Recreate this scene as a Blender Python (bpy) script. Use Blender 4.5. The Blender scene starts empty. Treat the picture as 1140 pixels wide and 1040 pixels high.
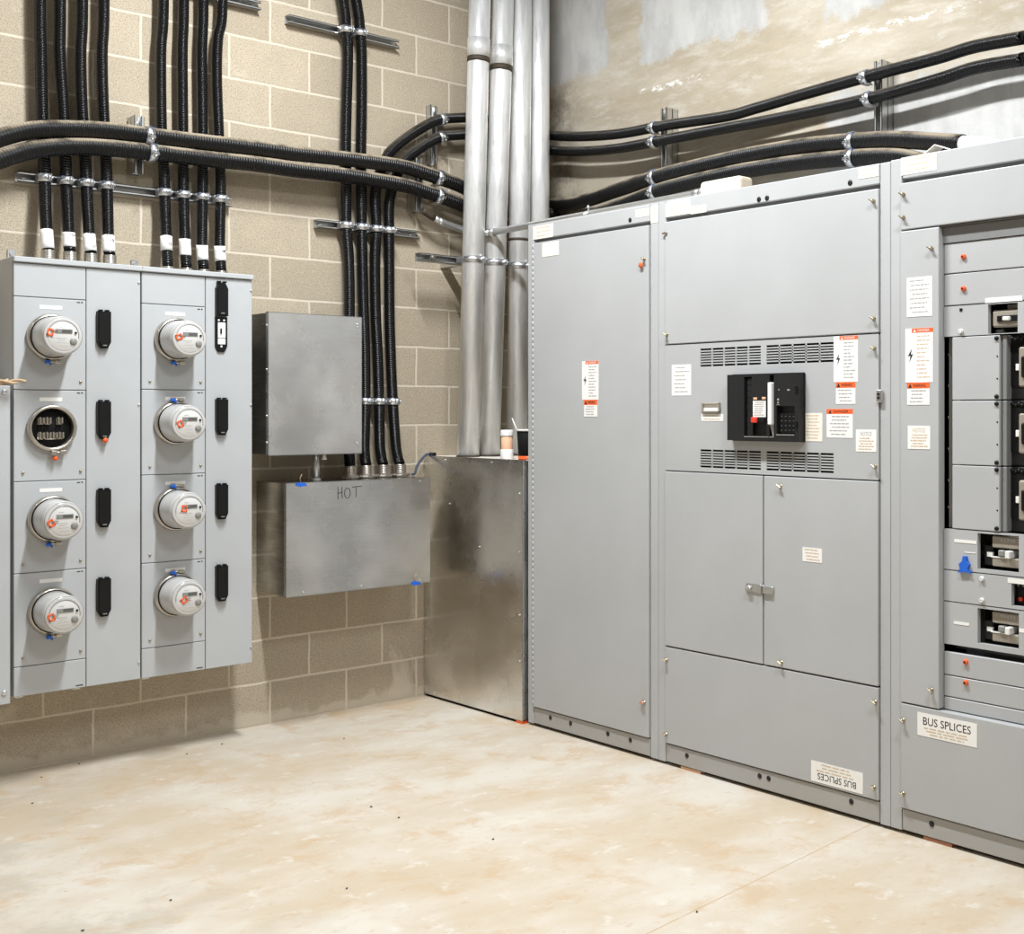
import bpy, bmesh, math, random
from mathutils import Vector, Matrix
random.seed(7)
PI = math.pi
SC = bpy.context.scene
COL = SC.collection

# ------------------------------------------------------------------ layout helpers
F, CX, CY, YAW = 1389.2, 740.0, 459.0, 0.7679
CAM = (-2.7818, -5.5928, 1.4875)
_s, _c = math.sin(YAW), math.cos(YAW)
def _ray(x, y):
    a = (x - CX) / F
    return (_s + _c * a, _c - _s * a, -(y - CY) / F)
def L3(x, y, Y):            # point on a plane parallel to the block wall
    d = _ray(x, y); t = (Y - CAM[1]) / d[1]
    return Vector((CAM[0] + t * d[0], Y, CAM[2] + t * d[2]))
def R3(x, y, X):            # point on a plane parallel to the concrete wall
    d = _ray(x, y); t = (X - CAM[0]) / d[0]
    return Vector((X, CAM[1] + t * d[1], CAM[2] + t * d[2]))
def Lp(x, y, Y=-.25):
    p = L3(x, y, Y); return p.x, p.z
XF = 0.88                    # front plane of the switchboard
def Rp(x, y, dy=0.0):
    p = R3(x, y, XF + dy); return -p.y, p.z

ID = Matrix.Identity(4)
RF = Matrix.Translation((XF, 0, 0)) @ Matrix.Rotation(-PI / 2, 4, 'Z')   # local x runs right along the switchboard, y into it
RB = RF @ Matrix.Translation((0, -.030, 0))
WM = {}                      # world matrices of roots

def tag(o, label, cat, group=None):
    o['label'] = label; o['category'] = cat
    if group: o['group'] = group
def thing(name, label, cat, loc=(0, 0, 0), rz=0.0, group=None):
    o = bpy.data.objects.new(name, None); COL.objects.link(o)
    o.empty_display_size = .05
    o.location = loc; o.rotation_euler = (0, 0, rz)
    WM[o] = Matrix.Translation(loc) @ Matrix.Rotation(rz, 4, 'Z')
    tag(o, label, cat, group); return o
def dup(o, parent=None):
    c = o.copy(); COL.objects.link(c)
    if parent: c.parent = parent
    for ch in list(o.children): dup(ch, c)
    return c

class MB:
    def __init__(self, frame=ID):
        self.bm = bmesh.new(); self.f = frame
    def _merge(self, t, mat=None):
        me = bpy.data.meshes.new('t'); t.to_mesh(me); t.free()
        if mat is not None: me.transform(mat)
        self.bm.from_mesh(me); bpy.data.meshes.remove(me)
    def box(self, x0, x1, y0, y1, z0, z1, b=0.0, seg=1, mat=None):
        t = bmesh.new()
        bmesh.ops.create_cube(t, size=1)
        sx, sy, sz = abs(x1 - x0), abs(y1 - y0), abs(z1 - z0)
        for v in t.verts:
            v.co = ((x0 + x1) / 2 + v.co.x * sx, (y0 + y1) / 2 + v.co.y * sy, (z0 + z1) / 2 + v.co.z * sz)
        if b > 0:
            b = min(b, .45 * min(sx, sy, sz))
            bmesh.ops.bevel(t, geom=list(t.edges), offset=b, segments=seg, affect='EDGES', profile=.5)
        self._merge(t, mat); return self
    def cyl(self, p0, p1, r, n=16, r2=None, cap=True):
        p0, p1 = Vector(p0), Vector(p1); d = p1 - p0
        t = bmesh.new()
        bmesh.ops.create_cone(t, cap_ends=cap, segments=n, radius1=r, radius2=r if r2 is None else r2, depth=d.length)
        for f in t.faces: f.smooth = len(f.verts) == 4
        q = Vector((0, 0, 1)).rotation_difference(d.normalized())
        self._merge(t, Matrix.Translation((p0 + p1) / 2) @ q.to_matrix().to_4x4()); return self
    def lathe(self, prof, mat=ID, n=32, smooth=True):     # prof: (radius, height) round local z
        t = bmesh.new(); rings = []
        for r, h in prof:
            if r < 1e-6: rings.append([t.verts.new((0, 0, h))])
            else: rings.append([t.verts.new((r * math.cos(2 * PI * k / n), r * math.sin(2 * PI * k / n), h)) for k in range(n)])
        for a, b in zip(rings, rings[1:]):
            for k in range(n):
                k2 = (k + 1) % n
                if len(a) == 1 and len(b) == 1: continue
                if len(a) == 1: f = t.faces.new((a[0], b[k2], b[k]))
                elif len(b) == 1: f = t.faces.new((a[k], a[k2], b[0]))
                else: f = t.faces.new((a[k], a[k2], b[k2], b[k]))
                f.smooth = smooth
        bmesh.ops.recalc_face_normals(t, faces=t.faces)
        self._merge(t, mat); return self
    def prism(self, poly, y0, y1, mat=None):                # poly in x,z, extruded along y
        t = bmesh.new()
        a = [t.verts.new((x, y0, z)) for x, z in poly]; b = [t.verts.new((x, y1, z)) for x, z in poly]
        t.faces.new(a); t.faces.new(b[::-1])
        n = len(poly)
        for k in range(n): t.faces.new((a[k], b[k], b[(k + 1) % n], a[(k + 1) % n]))
        bmesh.ops.recalc_face_normals(t, faces=t.faces)
        self._merge(t, mat); return self
    def tube(self, pts, r, n=14, cap=True, rfun=None):
        pts = [Vector(p) for p in pts]
        bm = self.bm; uv = bm.loops.layers.uv.verify()
        T = []
        for i in range(len(pts)):
            a = pts[max(i - 1, 0)]; b = pts[min(i + 1, len(pts) - 1)]
            T.append((b - a).normalized())
        up = Vector((0, 0, 1)) if abs(T[0].z) < .9 else Vector((0, -1, 0))
        N = (up - T[0] * up.dot(T[0])).normalized()
        rings = []; ln = [0.0]
        for i, p in enumerate(pts):
            if i:
                N = (T[i - 1].rotation_difference(T[i]) @ N); N = (N - T[i] * N.dot(T[i])).normalized()
                ln.append(ln[-1] + (p - pts[i - 1]).length)
            B = T[i].cross(N); rr = r if rfun is None else r * rfun(ln[-1])
            rings.append([bm.verts.new(p + (N * math.cos(2 * PI * k / n) + B * math.sin(2 * PI * k / n)) * rr) for k in range(n)])
        for i in range(len(rings) - 1):
            for k in range(n):
                k2 = (k + 1) % n
                f = bm.faces.new((rings[i][k], rings[i][k2], rings[i + 1][k2], rings[i + 1][k])); f.smooth = True
                for lp, (u, v) in zip(f.loops, ((k / n, ln[i]), ((k + 1) / n, ln[i]), ((k + 1) / n, ln[i + 1]), (k / n, ln[i + 1]))):
                    lp[uv].uv = (u, v)
        if cap:
            bm.faces.new(rings[0][::-1]); bm.faces.new(rings[-1])
        return self
    def text(self, body, x, z, w, h, y=0.0, flip=False, curve=None, thick=.0004, align='C'):
        cu = bpy.data.curves.new('t', 'FONT'); cu.body = body; cu.extrude = .01; cu.resolution_u = 3
        ob = bpy.data.objects.new('t', cu); COL.objects.link(ob)
        dg = bpy.context.evaluated_depsgraph_get()
        me = bpy.data.meshes.new_from_object(ob.evaluated_get(dg))
        bpy.data.objects.remove(ob); bpy.data.curves.remove(cu)
        xs = [v.co.x for v in me.vertices]; ys = [v.co.y for v in me.vertices]
        if not xs: return self
        mx, my = (min(xs) + max(xs)) / 2, (min(ys) + max(ys)) / 2
        kx, ky = w / (max(xs) - min(xs)), h / (max(ys) - min(ys))
        for v in me.vertices:
            a, b, cc = (v.co.x - mx) * kx, (v.co.y - my) * ky, v.co.z
            if flip: a, b = -a, -b
            yy = y - thick * (.5 + cc / .02)
            if curve: yy += -math.sqrt(max(curve ** 2 - a * a, 0)) + 0
            v.co = (x + a, yy, z + b)
        self.bm.from_mesh(me); bpy.data.meshes.remove(me); return self
    def build(self, name, mat, parent=None, root=None, loc=None, kind=None):
        me = bpy.data.meshes.new(name)
        if parent is not None:
            r = parent
            while r.parent: r = r.parent
            M = WM[r].inverted() @ self.f
        elif loc is not None: M = Matrix.Translation(-Vector(loc)) @ self.f
        else: M = self.f
        self.bm.to_mesh(me); self.bm.free(); me.transform(M); me.materials.append(mat)
        o = bpy.data.objects.new(name, me); COL.objects.link(o)
        if parent is not None: o.parent = parent
        elif loc is not None:
            o.location = loc; WM[o] = Matrix.Translation(loc)
        else: WM[o] = Matrix.Identity(4)
        if kind: o['kind'] = kind
        return o

def smooth_path(pts, step=.03):
    P = [Vector(p) for p in pts]
    P = [P[0] * 2 - P[1]] + P + [P[-1] * 2 - P[-2]]
    out = []
    for i in range(1, len(P) - 2):
        p0, p1, p2, p3 = P[i - 1:i + 3]
        n = max(2, int((p2 - p1).length / step))
        for k in range(n):
            t = k / n
            out.append(.5 * ((2 * p1) + (p2 - p0) * t + (2 * p0 - 5 * p1 + 4 * p2 - p3) * t * t + (3 * p1 - p0 - 3 * p2 + p3) * t ** 3))
    out.append(P[-2]); return out

# ------------------------------------------------------------------ materials
class NT:
    def __init__(self, name):
        self.m = bpy.data.materials.new(name); self.m.use_nodes = True
        self.t = self.m.node_tree; self.b = self.t.nodes['Principled BSDF']
        self._co = None
    def n(self, typ, **kw):
        nd = self.t.nodes.new(typ)
        for k, v in kw.items(): setattr(nd, k, v)
        return nd
    def put(self, sock, v):
        if hasattr(v, 'is_output'): self.t.links.new(v, sock)
        elif isinstance(v, (tuple, list)): sock.default_value = tuple(v) + ((1,) if len(v) == 3 and len(sock.default_value) == 4 else ())
        else: sock.default_value = v
    def co(self):
        if self._co is None: self._co = self.n('ShaderNodeTexCoord').outputs['Object']
        return self._co
    def math(self, op, a, b=0.0, c=None, clamp=False):
        nd = self.n('ShaderNodeMath', operation=op, use_clamp=clamp)
        self.put(nd.inputs[0], a); self.put(nd.inputs[1], b)
        if c is not None: self.put(nd.inputs[2], c)
        return nd.outputs[0]
    def mix(self, f, a, b, mode='MIX'):
        nd = self.n('ShaderNodeMix', data_type='RGBA', blend_type=mode)
        self.put(nd.inputs[0], f); self.put(nd.inputs[6], a); self.put(nd.inputs[7], b)
        return nd.outputs[2]
    def noise(self, scale, detail=3, rough=.55, vec=None, dist=0.0):
        nd = self.n('ShaderNodeTexNoise'); nd.inputs['Scale'].default_value = scale
        nd.inputs['Detail'].default_value = detail; nd.inputs['Roughness'].default_value = rough
        nd.inputs['Distortion'].default_value = dist
        self.put(nd.inputs['Vector'], vec if vec is not None else self.co()); return nd.outputs['Fac']
    def mapping(self, loc=(0, 0, 0), rot=(0, 0, 0), scale=(1, 1, 1), vec=None):
        nd = self.n('ShaderNodeMapping'); nd.inputs['Location'].default_value = loc
        nd.inputs['Rotation'].default_value = rot; nd.inputs['Scale'].default_value = scale
        self.put(nd.inputs['Vector'], vec if vec is not None else self.co()); return nd.outputs[0]
    def step(self, v, a, b, lo=0.0, hi=1.0):
        nd = self.n('ShaderNodeMapRange', interpolation_type='SMOOTHSTEP')
        self.put(nd.inputs[0], v)
        for i, q in ((1, a), (2, b), (3, lo), (4, hi)): nd.inputs[i].default_value = q
        return nd.outputs[0]
    def sep(self, v=None):
        nd = self.n('ShaderNodeSeparateXYZ'); self.put(nd.inputs[0], v if v is not None else self.co()); return nd.outputs
    def comb(self, x, y, z):
        nd = self.n('ShaderNodeCombineXYZ')
        for i, q in enumerate((x, y, z)): self.put(nd.inputs[i], q)
        return nd.outputs[0]
    def bump(self, h, strength=.3, dist=.01):
        nd = self.n('ShaderNodeBump'); nd.inputs['Strength'].default_value = strength; nd.inputs['Distance'].default_value = dist
        self.put(nd.inputs['Height'], h); self.t.links.new(nd.outputs[0], self.b.inputs['Normal'])
    def out(self, col=None, rough=None, metal=None, spec=None):
        if col is not None: self.put(self.b.inputs['Base Color'], col)
        if rough is not None: self.put(self.b.inputs['Roughness'], rough)
        if metal is not None: self.put(self.b.inputs['Metallic'], metal)
        if spec is not None: self.put(self.b.inputs['Specular IOR Level'], spec)
        return self.m

def plain(name, col, rough=.5, metal=0.0, var=.06, scale=40, spec=None):
    k = NT(name); nz = k.noise(scale, 3)
    dark = tuple(c * (1 - var) for c in col); lite = tuple(min(1, c * (1 + var)) for c in col)
    return k.out(k.mix(nz, dark, lite), k.step(nz, .2, .8, rough * .92, min(1, rough * 1.08)), metal, spec)

def mat_paint(name, col, rough=.42):
    k = NT(name); f = k.noise(2.2, 4, .6); g = k.noise(900, 1)
    c1 = k.mix(k.step(f, .3, .75), tuple(c * .96 for c in col), tuple(c * 1.03 for c in col))
    sc = k.noise(1.0, 4, .7, vec=k.mapping(scale=(60, 60, 5)))
    c2 = k.mix(k.step(sc, .70, .76, 0, .25), c1, tuple(min(1, c * 1.25) for c in col))
    k.bump(g, .04, .0006)
    return k.out(c2, k.step(f, .2, .8, rough * .9, rough * 1.12), 0.0, .4)

def mat_galv(name, col=(.60, .60, .59), rough=(.26, .42), stain=.25, metal=1.0, warm=(.52, .48, .42), smear=.35):
    k = NT(name)
    big = k.noise(3.0, 3, .5); mid = k.noise(9, 2, .5)
    st = k.noise(3.5, 4, .6, vec=k.mapping(scale=(1.2, 1.2, 3.0)))
    c = k.mix(k.step(big, .35, .7), tuple(q * .80 for q in col), col)
    c = k.mix(k.step(st, .48, .70, 0, stain), c, warm)
    c = k.mix(k.step(k.noise(5, 3, .5), .42, .80, 0, smear), c, (.92, .91, .89))
    fine = k.noise(1.0, 2, .5, vec=k.mapping(scale=(9, 9, 190)))
    c = k.mix(k.step(fine, .40, .75, 0, .16), c, (.92, .92, .91))
    r = k.math('ADD', k.step(big, .25, .75, rough[0], rough[1]), k.step(mid, .3, .8, -.03, .05))
    return k.out(c, r, metal)

def mat_block():
    k = NT('concrete_block'); s = k.sep()
    v = k.comb(k.math('ADD', s[0], .2032 + 40.64), s[2], 0.0)
    wob = k.noise(9, 2); v2 = k.comb(k.math('ADD', k.math('ADD', s[0], .2032 + 40.64), k.math('MULTIPLY', k.math('SUBTRACT', wob, .5), .010)),
                                    k.math('ADD', s[2], k.math('MULTIPLY', k.math('SUBTRACT', k.noise(8, 3), .5), .011)), 0.0)
    br = k.n('ShaderNodeTexBrick', offset=.5, offset_frequency=2, squash=1, squash_frequency=2)
    k.put(br.inputs['Vector'], v2)
    for nm, q in (('Scale', 1.0), ('Mortar Size', .0075), ('Mortar Smooth', .6), ('Bias', 0.0), ('Brick Width', .4064), ('Row Height', .2032)): br.inputs[nm].default_value = q
    br.inputs['Color1'].default_value = (.0, .0, .0, 1); br.inputs['Color2'].default_value = (1, 1, 1, 1); br.inputs['Mortar'].default_value = (.5, .5, .5, 1)
    g1 = k.noise(105, 3, .75); g2 = k.noise(185, 2, .7); blot = k.noise(5.5, 4, .6)
    c = k.mix(br.outputs['Color'], (.41, .345, .255), (.50, .425, .32))
    c = k.mix(k.step(blot, .3, .75), k.mix(.35, c, (.36, .31, .24)), c)
    c = k.mix(k.step(g2, .52, .64, 0, .75), c, (.18, .148, .108))
    c = k.mix(k.step(g1, .55, .70, 0, .5), c, (.66, .585, .47))
    c = k.mix(k.step(k.noise(170, 2, .7, vec=k.mapping(loc=(3, 1, 7))), .60, .70, 0, .6), c, (.22, .185, .14))
    c = k.mix(k.step(k.noise(2.3, 5, .65, dist=.4), .60, .72, 0, .5), c, (.66, .59, .49))      # pale smears of mortar
    foot = k.math('ADD', s[2], k.math('MULTIPLY', k.math('SUBTRACT', k.noise(7, 5, .65), .5), .22))
    c = k.mix(k.step(foot, .03, .075, .75, 0), c, (.55, .485, .385))                            # grout slopped along the floor
    mort = k.mix(k.noise(30, 3), (.56, .49, .39), (.66, .59, .48))
    c = k.mix(br.outputs['Fac'], c, mort)
    h = k.math('SUBTRACT', k.math('MULTIPLY', k.math('ADD', g1, k.math('MULTIPLY', g2, .6)), .35), k.math('MULTIPLY', br.outputs['Fac'], .45))
    k.bump(h, .55, .006)
    return k.out(c, .95, 0.0, .15)

def mat_concrete_wall():
    k = NT('patched_concrete'); s = k.sep()
    y, z = s[1], s[2]
    n1 = k.math('MULTIPLY', k.math('SUBTRACT', k.noise(5, 6, .7), .5), .26)
    n2 = k.math('MULTIPLY', k.math('SUBTRACT', k.noise(7, 6, .72, vec=k.mapping(loc=(3, 5, 9))), .5), .26)
    yy, zz = k.math('ADD', y, n1), k.math('ADD', z, n2)
    def rect(y0, y1, z0, z1, soft=.022, slope=0.0):
        zq = k.math('ADD', zz, k.math('MULTIPLY', yy, slope))
        a = k.math('MULTIPLY', k.step(yy, y0 - soft, y0 + soft), k.step(yy, y1 - soft, y1 + soft, 1, 0))
        b = k.math('MULTIPLY', k.step(zq, z0 - soft, z0 + soft), k.step(zq, z1 - soft, z1 + soft, 1, 0))
        return k.math('MULTIPLY', a, b)
    fine = k.noise(60, 5, .7); brd = k.noise(2.2, 6, .66, vec=k.mapping(scale=(1, .6, 2.2)))
    grit = k.noise(150, 3, .7)
    tan = k.mix(k.step(brd, .3, .7), (.41, .35, .262), (.54, .48, .39))
    tan = k.mix(k.step(k.noise(11, 6, .74, vec=k.mapping(scale=(1, .45, 1.7))), .46, .70, 0, .65), tan, (.60, .56, .495))
    tan = k.mix(k.step(k.noise(5, 6, .72, vec=k.mapping(loc=(9, 2, 4), scale=(1, .4, 1.4))), .52, .70, 0, .5), tan, (.42, .35, .25))
    tan = k.mix(k.step(fine, .58, .72, 0, .45), tan, (.33, .27, .19))
    streak = k.noise(3, 5, .7, vec=k.mapping(scale=(1, 1.6, .8)))
    pale = k.mix(k.step(streak, .35, .68), (.44, .435, .425), (.58, .575, .56))
    pale = k.mix(k.step(fine, .60, .74, 0, .3), pale, (.48, .44, .38))
    m = rect(-.56, .05, 3.33, 9)
    for r in (rect(-1.70, -.83, 3.31, 9), rect(-2.42, -2.03, 3.25, 9), rect(-6, -2.05, 2.0, 2.90, .05), rect(-6, -2.95, 3.22, 9, .08)):
        m = k.math('MAXIMUM', m, r)
    c = k.mix(k.math('MULTIPLY', m, .94), tan, pale)
    # painted shade: darker tan low on the wall, near the corner
    low = k.math('MULTIPLY', rect(-1.3, .2, 2.0, 2.80, .10), .55)
    c = k.mix(low, c, (.42, .37, .29))
    # flaked filler along the old pour line
    fl = k.noise(30, 5, .78, vec=k.mapping(scale=(1, .5, 1.2)))
    line = k.math('ABSOLUTE', k.math('SUBTRACT', k.math('ADD', z, k.math('MULTIPLY', n2, .22)), 3.155))
    where = k.math('MAXIMUM', k.math('MULTIPLY', k.step(y, -.80, -.86), k.step(y, -1.34, -1.28)), k.math('MULTIPLY', k.step(y, -1.95, -2.05), k.step(y, -2.95, -2.78)))
    fm = k.math('MULTIPLY', k.math('MULTIPLY', k.step(line, .006, .020, 1, 0), k.step(fl, .50, .57)), where)
    c = k.mix(k.math('MULTIPLY', fm, .95), c, (.88, .86, .82))
    # patchy blackening towards the corner
    corner_dark = k.math('MULTIPLY', k.step(k.math('ADD', y, k.math('MULTIPLY', n1, .6)), -.42, -.18, 0, .7), k.step(k.noise(6, 6, .75), .38, .58))
    c = k.mix(k.math('MULTIPLY', corner_dark, k.step(z, 3.42, 3.2)), c, (.13, .115, .095))
    k.bump(k.math('ADD', k.math('ADD', k.math('MULTIPLY', fine, .4), k.math('MULTIPLY', grit, .2)), k.math('ADD', k.math('MULTIPLY', fm, 1.6), k.math('SUBTRACT', brd, k.math('MULTIPLY', m, .4)))), .28, .012)
    return k.out(c, .9, 0.0, .2)

def mat_floor():
    k = NT('concrete_floor'); s = k.sep()
    a = k.noise(1.3, 6, .62, vec=k.mapping(rot=(0, 0, .6), scale=(1, 1.8, 1))); b = k.noise(4.5, 6, .68, dist=.3); f = k.noise(70, 4, .65)
    c = k.mix(k.step(a, .34, .68), (.515, .425, .31), (.60, .548, .475))
    c = k.mix(k.step(b, .50, .68, 0, .7), c, (.50, .36, .225))
    c = k.mix(k.step(k.noise(9, 6, .7, vec=k.mapping(loc=(4, 2, 0))), .55, .70, 0, .7), c, (.64, .60, .54))
    c = k.mix(k.step(f, .62, .75, 0, .22), c, (.40, .30, .20))
    c = k.mix(k.step(k.noise(16, 6, .75, vec=k.mapping(loc=(1, 8, 0), scale=(1, 1.6, 1))), .56, .68, 0, .5), c, (.47, .33, .205))
    # greyer, dustier patch towards the front left
    gm = k.math('MULTIPLY', k.step(s[0], -.7, -1.5), k.step(k.noise(3.5, 5, .7), .48, .64, 0, .45))
    c = k.mix(gm, c, (.40, .365, .30))
    sp = k.n('ShaderNodeTexVoronoi'); sp.inputs['Scale'].default_value = 6.5; k.put(sp.inputs['Vector'], k.co())
    c = k.mix(k.step(sp.outputs['Distance'], .018, .035, .7, 0), c, (.36, .25, .15))
    jl = k.math('ABSOLUTE', k.math('ADD', k.math('ADD', s[1], 2.9620), k.math('MULTIPLY', s[0], -.1053)))
    jn = k.math('MULTIPLY', k.step(jl, .0015, .0035, 1, 0), k.step(k.noise(12, 3), .25, .5, .3, 1))
    c = k.mix(jn, c, (.46, .33, .20))
    w = k.n('ShaderNodeTexWave', bands_direction='DIAGONAL'); w.inputs['Scale'].default_value = .42; w.inputs['Distortion'].default_value = 2.0
    k.put(w.inputs['Vector'], k.co())
    k.bump(k.math('SUBTRACT', k.math('MULTIPLY', k.math('ADD', b, f), .2), k.math('MULTIPLY', jn, .5)), .12, .01)
    return k.out(c, k.step(b, .2, .8, .55, .75), 0.0, .3)

def mat_conduit(name, pitch=.0115, dust=.5, rough=.42):
    k = NT(name)
    uv = k.n('ShaderNodeTexCoord').outputs['UV']; s = k.sep(uv)
    ph = k.math('ADD', k.math('MULTIPLY', s[1], 2 * PI / pitch), k.math('MULTIPLY', s[0], 2 * PI))
    wv = k.math('SINE', ph)
    nrm = k.sep(k.n('ShaderNodeNewGeometry').outputs['Normal'])
    dn = k.noise(9, 5, .7)
    d = k.math('MULTIPLY', k.step(nrm[2], .30, .85, 0, 1), k.step(dn, .34, .60, .25, 1))
    c = k.mix(k.math('MULTIPLY', d, dust), (.0045, .0045, .005), (.40, .33, .24))
    c = k.mix(k.step(k.noise(45, 4, .7), .66, .76, 0, .06), c, (.35, .31, .26))
    k.bump(wv, .75, .0018)
    return k.out(c, k.math('ADD', rough, k.math('MULTIPLY', d, .4)), 0.0, .35)

def mat_pipe():
    k = NT('galvanized_pipe')
    st = k.noise(4, 5, .62, vec=k.mapping(scale=(9, 9, 1.1))); sp = k.noise(55, 4, .7)
    c = k.mix(k.step(st, .35, .68), (.70, .70, .695), (.84, .84, .835))
    c = k.mix(k.step(k.noise(3, 5, .66, vec=k.mapping(loc=(2, 7, 1), scale=(6, 6, 1.3))), .54, .72, 0, .55), c, (.38, .38, .38))
    c = k.mix(k.step(sp, .66, .74, 0, .5), c, (.40, .35, .28))
    return k.out(c, k.step(st, .3, .7, .34, .46), .45)

M = dict(
    paint=mat_paint('grey_enamel', (.435, .44, .442)), paint_blue=mat_paint('light_grey_enamel', (.46, .473, .483), .45),
    paint_shaded=plain('shaded_grey_enamel', (.20, .20, .198), .5), kick=mat_paint('scuffed_grey_enamel', (.38, .37, .35), .5),  # darkest grey: the same enamel with the shade of gaps and bay painted in
    galv=mat_galv('galvanized_sheet', (.74, .74, .735), (.24, .36), .15, smear=.45), galv_dark=mat_galv('oiled_galvanized_sheet', (.84, .835, .82), (.20, .32), .25, smear=.3), galv_side=mat_galv('shaded_galvanized_sheet', (.34, .335, .32), (.16, .26), .4),  # side sheet: galvanized steel darkened with painted-in shade
    galv_pale=mat_galv('brushed_sheet', (.80, .79, .775), (.20, .34), .25, warm=(.66, .60, .52), smear=.8),
    pipe=mat_pipe(), rust=plain('dark_thread', (.06, .045, .03), .7, .2, .5, 60),
    strut=plain('zinc_channel', (.60, .60, .59), .34, .9), zinc=plain('bright_zinc', (.70, .71, .73), .34, .95), zinc_blue=plain('blue_zinc_dye', (.08, .22, .62), .35, .4),
    emt=plain('thinwall_tube', (.62, .62, .61), .36, .85), brass=plain('yellow_zinc', (.40, .34, .24), .35, .9), nickel=plain('nickel_fitting', (.55, .51, .45), .32, .95),
    black=plain('black_plastic', (.006, .006, .006), .42, spec=.25), black_matt=plain('matt_black', (.006, .006, .006), .8, spec=.2), char=plain('charcoal_plastic', (.014, .014, .015), .42, spec=.35),
    white=plain('white_plastic', (.80, .79, .77), .35), paper=plain('paper_label', (.84, .825, .79), .6, 0, .03), cream=plain('aged_label', (.82, .77, .68), .6, 0, .06),
    ink=plain('black_ink', (.012, .012, .012), .7), inkgrey=plain('faded_print', (.38, .37, .36), .7), inktan=plain('tan_print', (.60, .47, .33), .7),
    orange=plain('orange_plastic', (.85, .12, .02), .45), orange_p=plain('orange_print', (.84, .13, .025), .55), red=plain('red_button', (.70, .05, .02), .4),
    blue=plain('blue_tape', (.01, .12, .60), .5), tan=plain('breaker_grey_brown', (.30, .265, .215), .5), beige=plain('beige_plastic', (.66, .575, .46), .5),
    meter=plain('meter_cover', (.54, .53, .515), .12, 0, .03, spec=.7), meter_face=plain('meter_face', (.62, .61, .59), .25, 0, .03), lcd=plain('meter_display', (.10, .105, .10), .2),
    grey_mid=plain('meter_trim', (.24, .235, .22), .4), copper=plain('copper_shim', (.45, .20, .11), .6, .2, .3), peach=plain('clay_plug', (.72, .42, .26), .7),
    wire=plain('tan_rope', (.50, .36, .22), .8, 0, .3), cable_blue=plain('slate_cable', (.06, .08, .12), .5),
    ceiling=plain('bare_ceiling', (.16, .158, .155), .9, 0, .08, 3), plaster=plain('block_far_wall', (.54, .525, .50), .9, 0, .08, 3), lamp_body=plain('lamp_enamel', (.8, .8, .8), .5),
    block=mat_block(), cwall=mat_concrete_wall(), floor=mat_floor(), con_big=mat_conduit('large_black_conduit', .0125, .92, .34), con=mat_conduit('black_conduit', .0105, .25, .27),
)
def mat_lamp():
    k = NT('fluorescent_diffuser'); k.b.inputs['Emission Color'].default_value = (1, .985, .955, 1); k.b.inputs['Emission Strength'].default_value = 0.0
    return k.out((.9, .9, .9), .5)
M['lamp'] = mat_lamp()

# ------------------------------------------------------------------ the room
XR = 1.645
X0, Y0, ZC = -5.6, -8.6, 4.7
def structure(name, mat, *b):
    return MB().box(*b).build(name, mat, kind='structure')
structure('floor', M['floor'], X0 - .1, XR + .1, Y0 - .1, .1, -.12, 0)
structure('ceiling', M['ceiling'], X0 - .1, XR + .1, Y0 - .1, .1, ZC, ZC + .1)
structure('wall_back', M['block'], X0, XR, 0, .1, 0, ZC)
structure('wall_right', M['cwall'], XR, XR + .1, Y0, .1, 0, ZC)
structure('wall_left', M['plaster'], X0 - .1, X0, Y0, .1, 0, ZC)
structure('wall_front', M['plaster'], X0, XR, Y0 - .1, Y0, 0, ZC)

# ------------------------------------------------------------------ small shared pieces
def screw(parent, x, y, z, frame=ID, r=.005, mat='brass', name='screw'):
    m = MB(frame); m.lathe([(0, .006), (r * .7, .0055), (r, .003), (r, 0)], Matrix.Translation((x, y, z)) @ Matrix.Rotation(PI / 2, 4, 'X'), 10)
    m.box(x - r * .8, x + r * .8, y - .0066, y - .0058, z - .0006, z + .0006)
    return m.build(name, M[mat], parent)
def wing_screw(parent, x, y, z, frame=RF, mat='brass'):
    m = MB(frame); m.lathe([(0, .016), (.004, .015), (.0055, .010), (.0055, .004), (.008, .003), (.008, 0)], Matrix.Translation((x, y, z)) @ Matrix.Rotation(PI / 2, 4, 'X'), 12)
    m.box(x - .011, x + .011, y - .019, y - .011, z - .0022, z + .0022, .0012, mat=Matrix.Translation((x, y, z)) @ Matrix.Rotation(.5, 4, 'Y') @ Matrix.Translation((-x, -y, -z)))
    return m.build('panel_screw', M[mat], parent)

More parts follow.
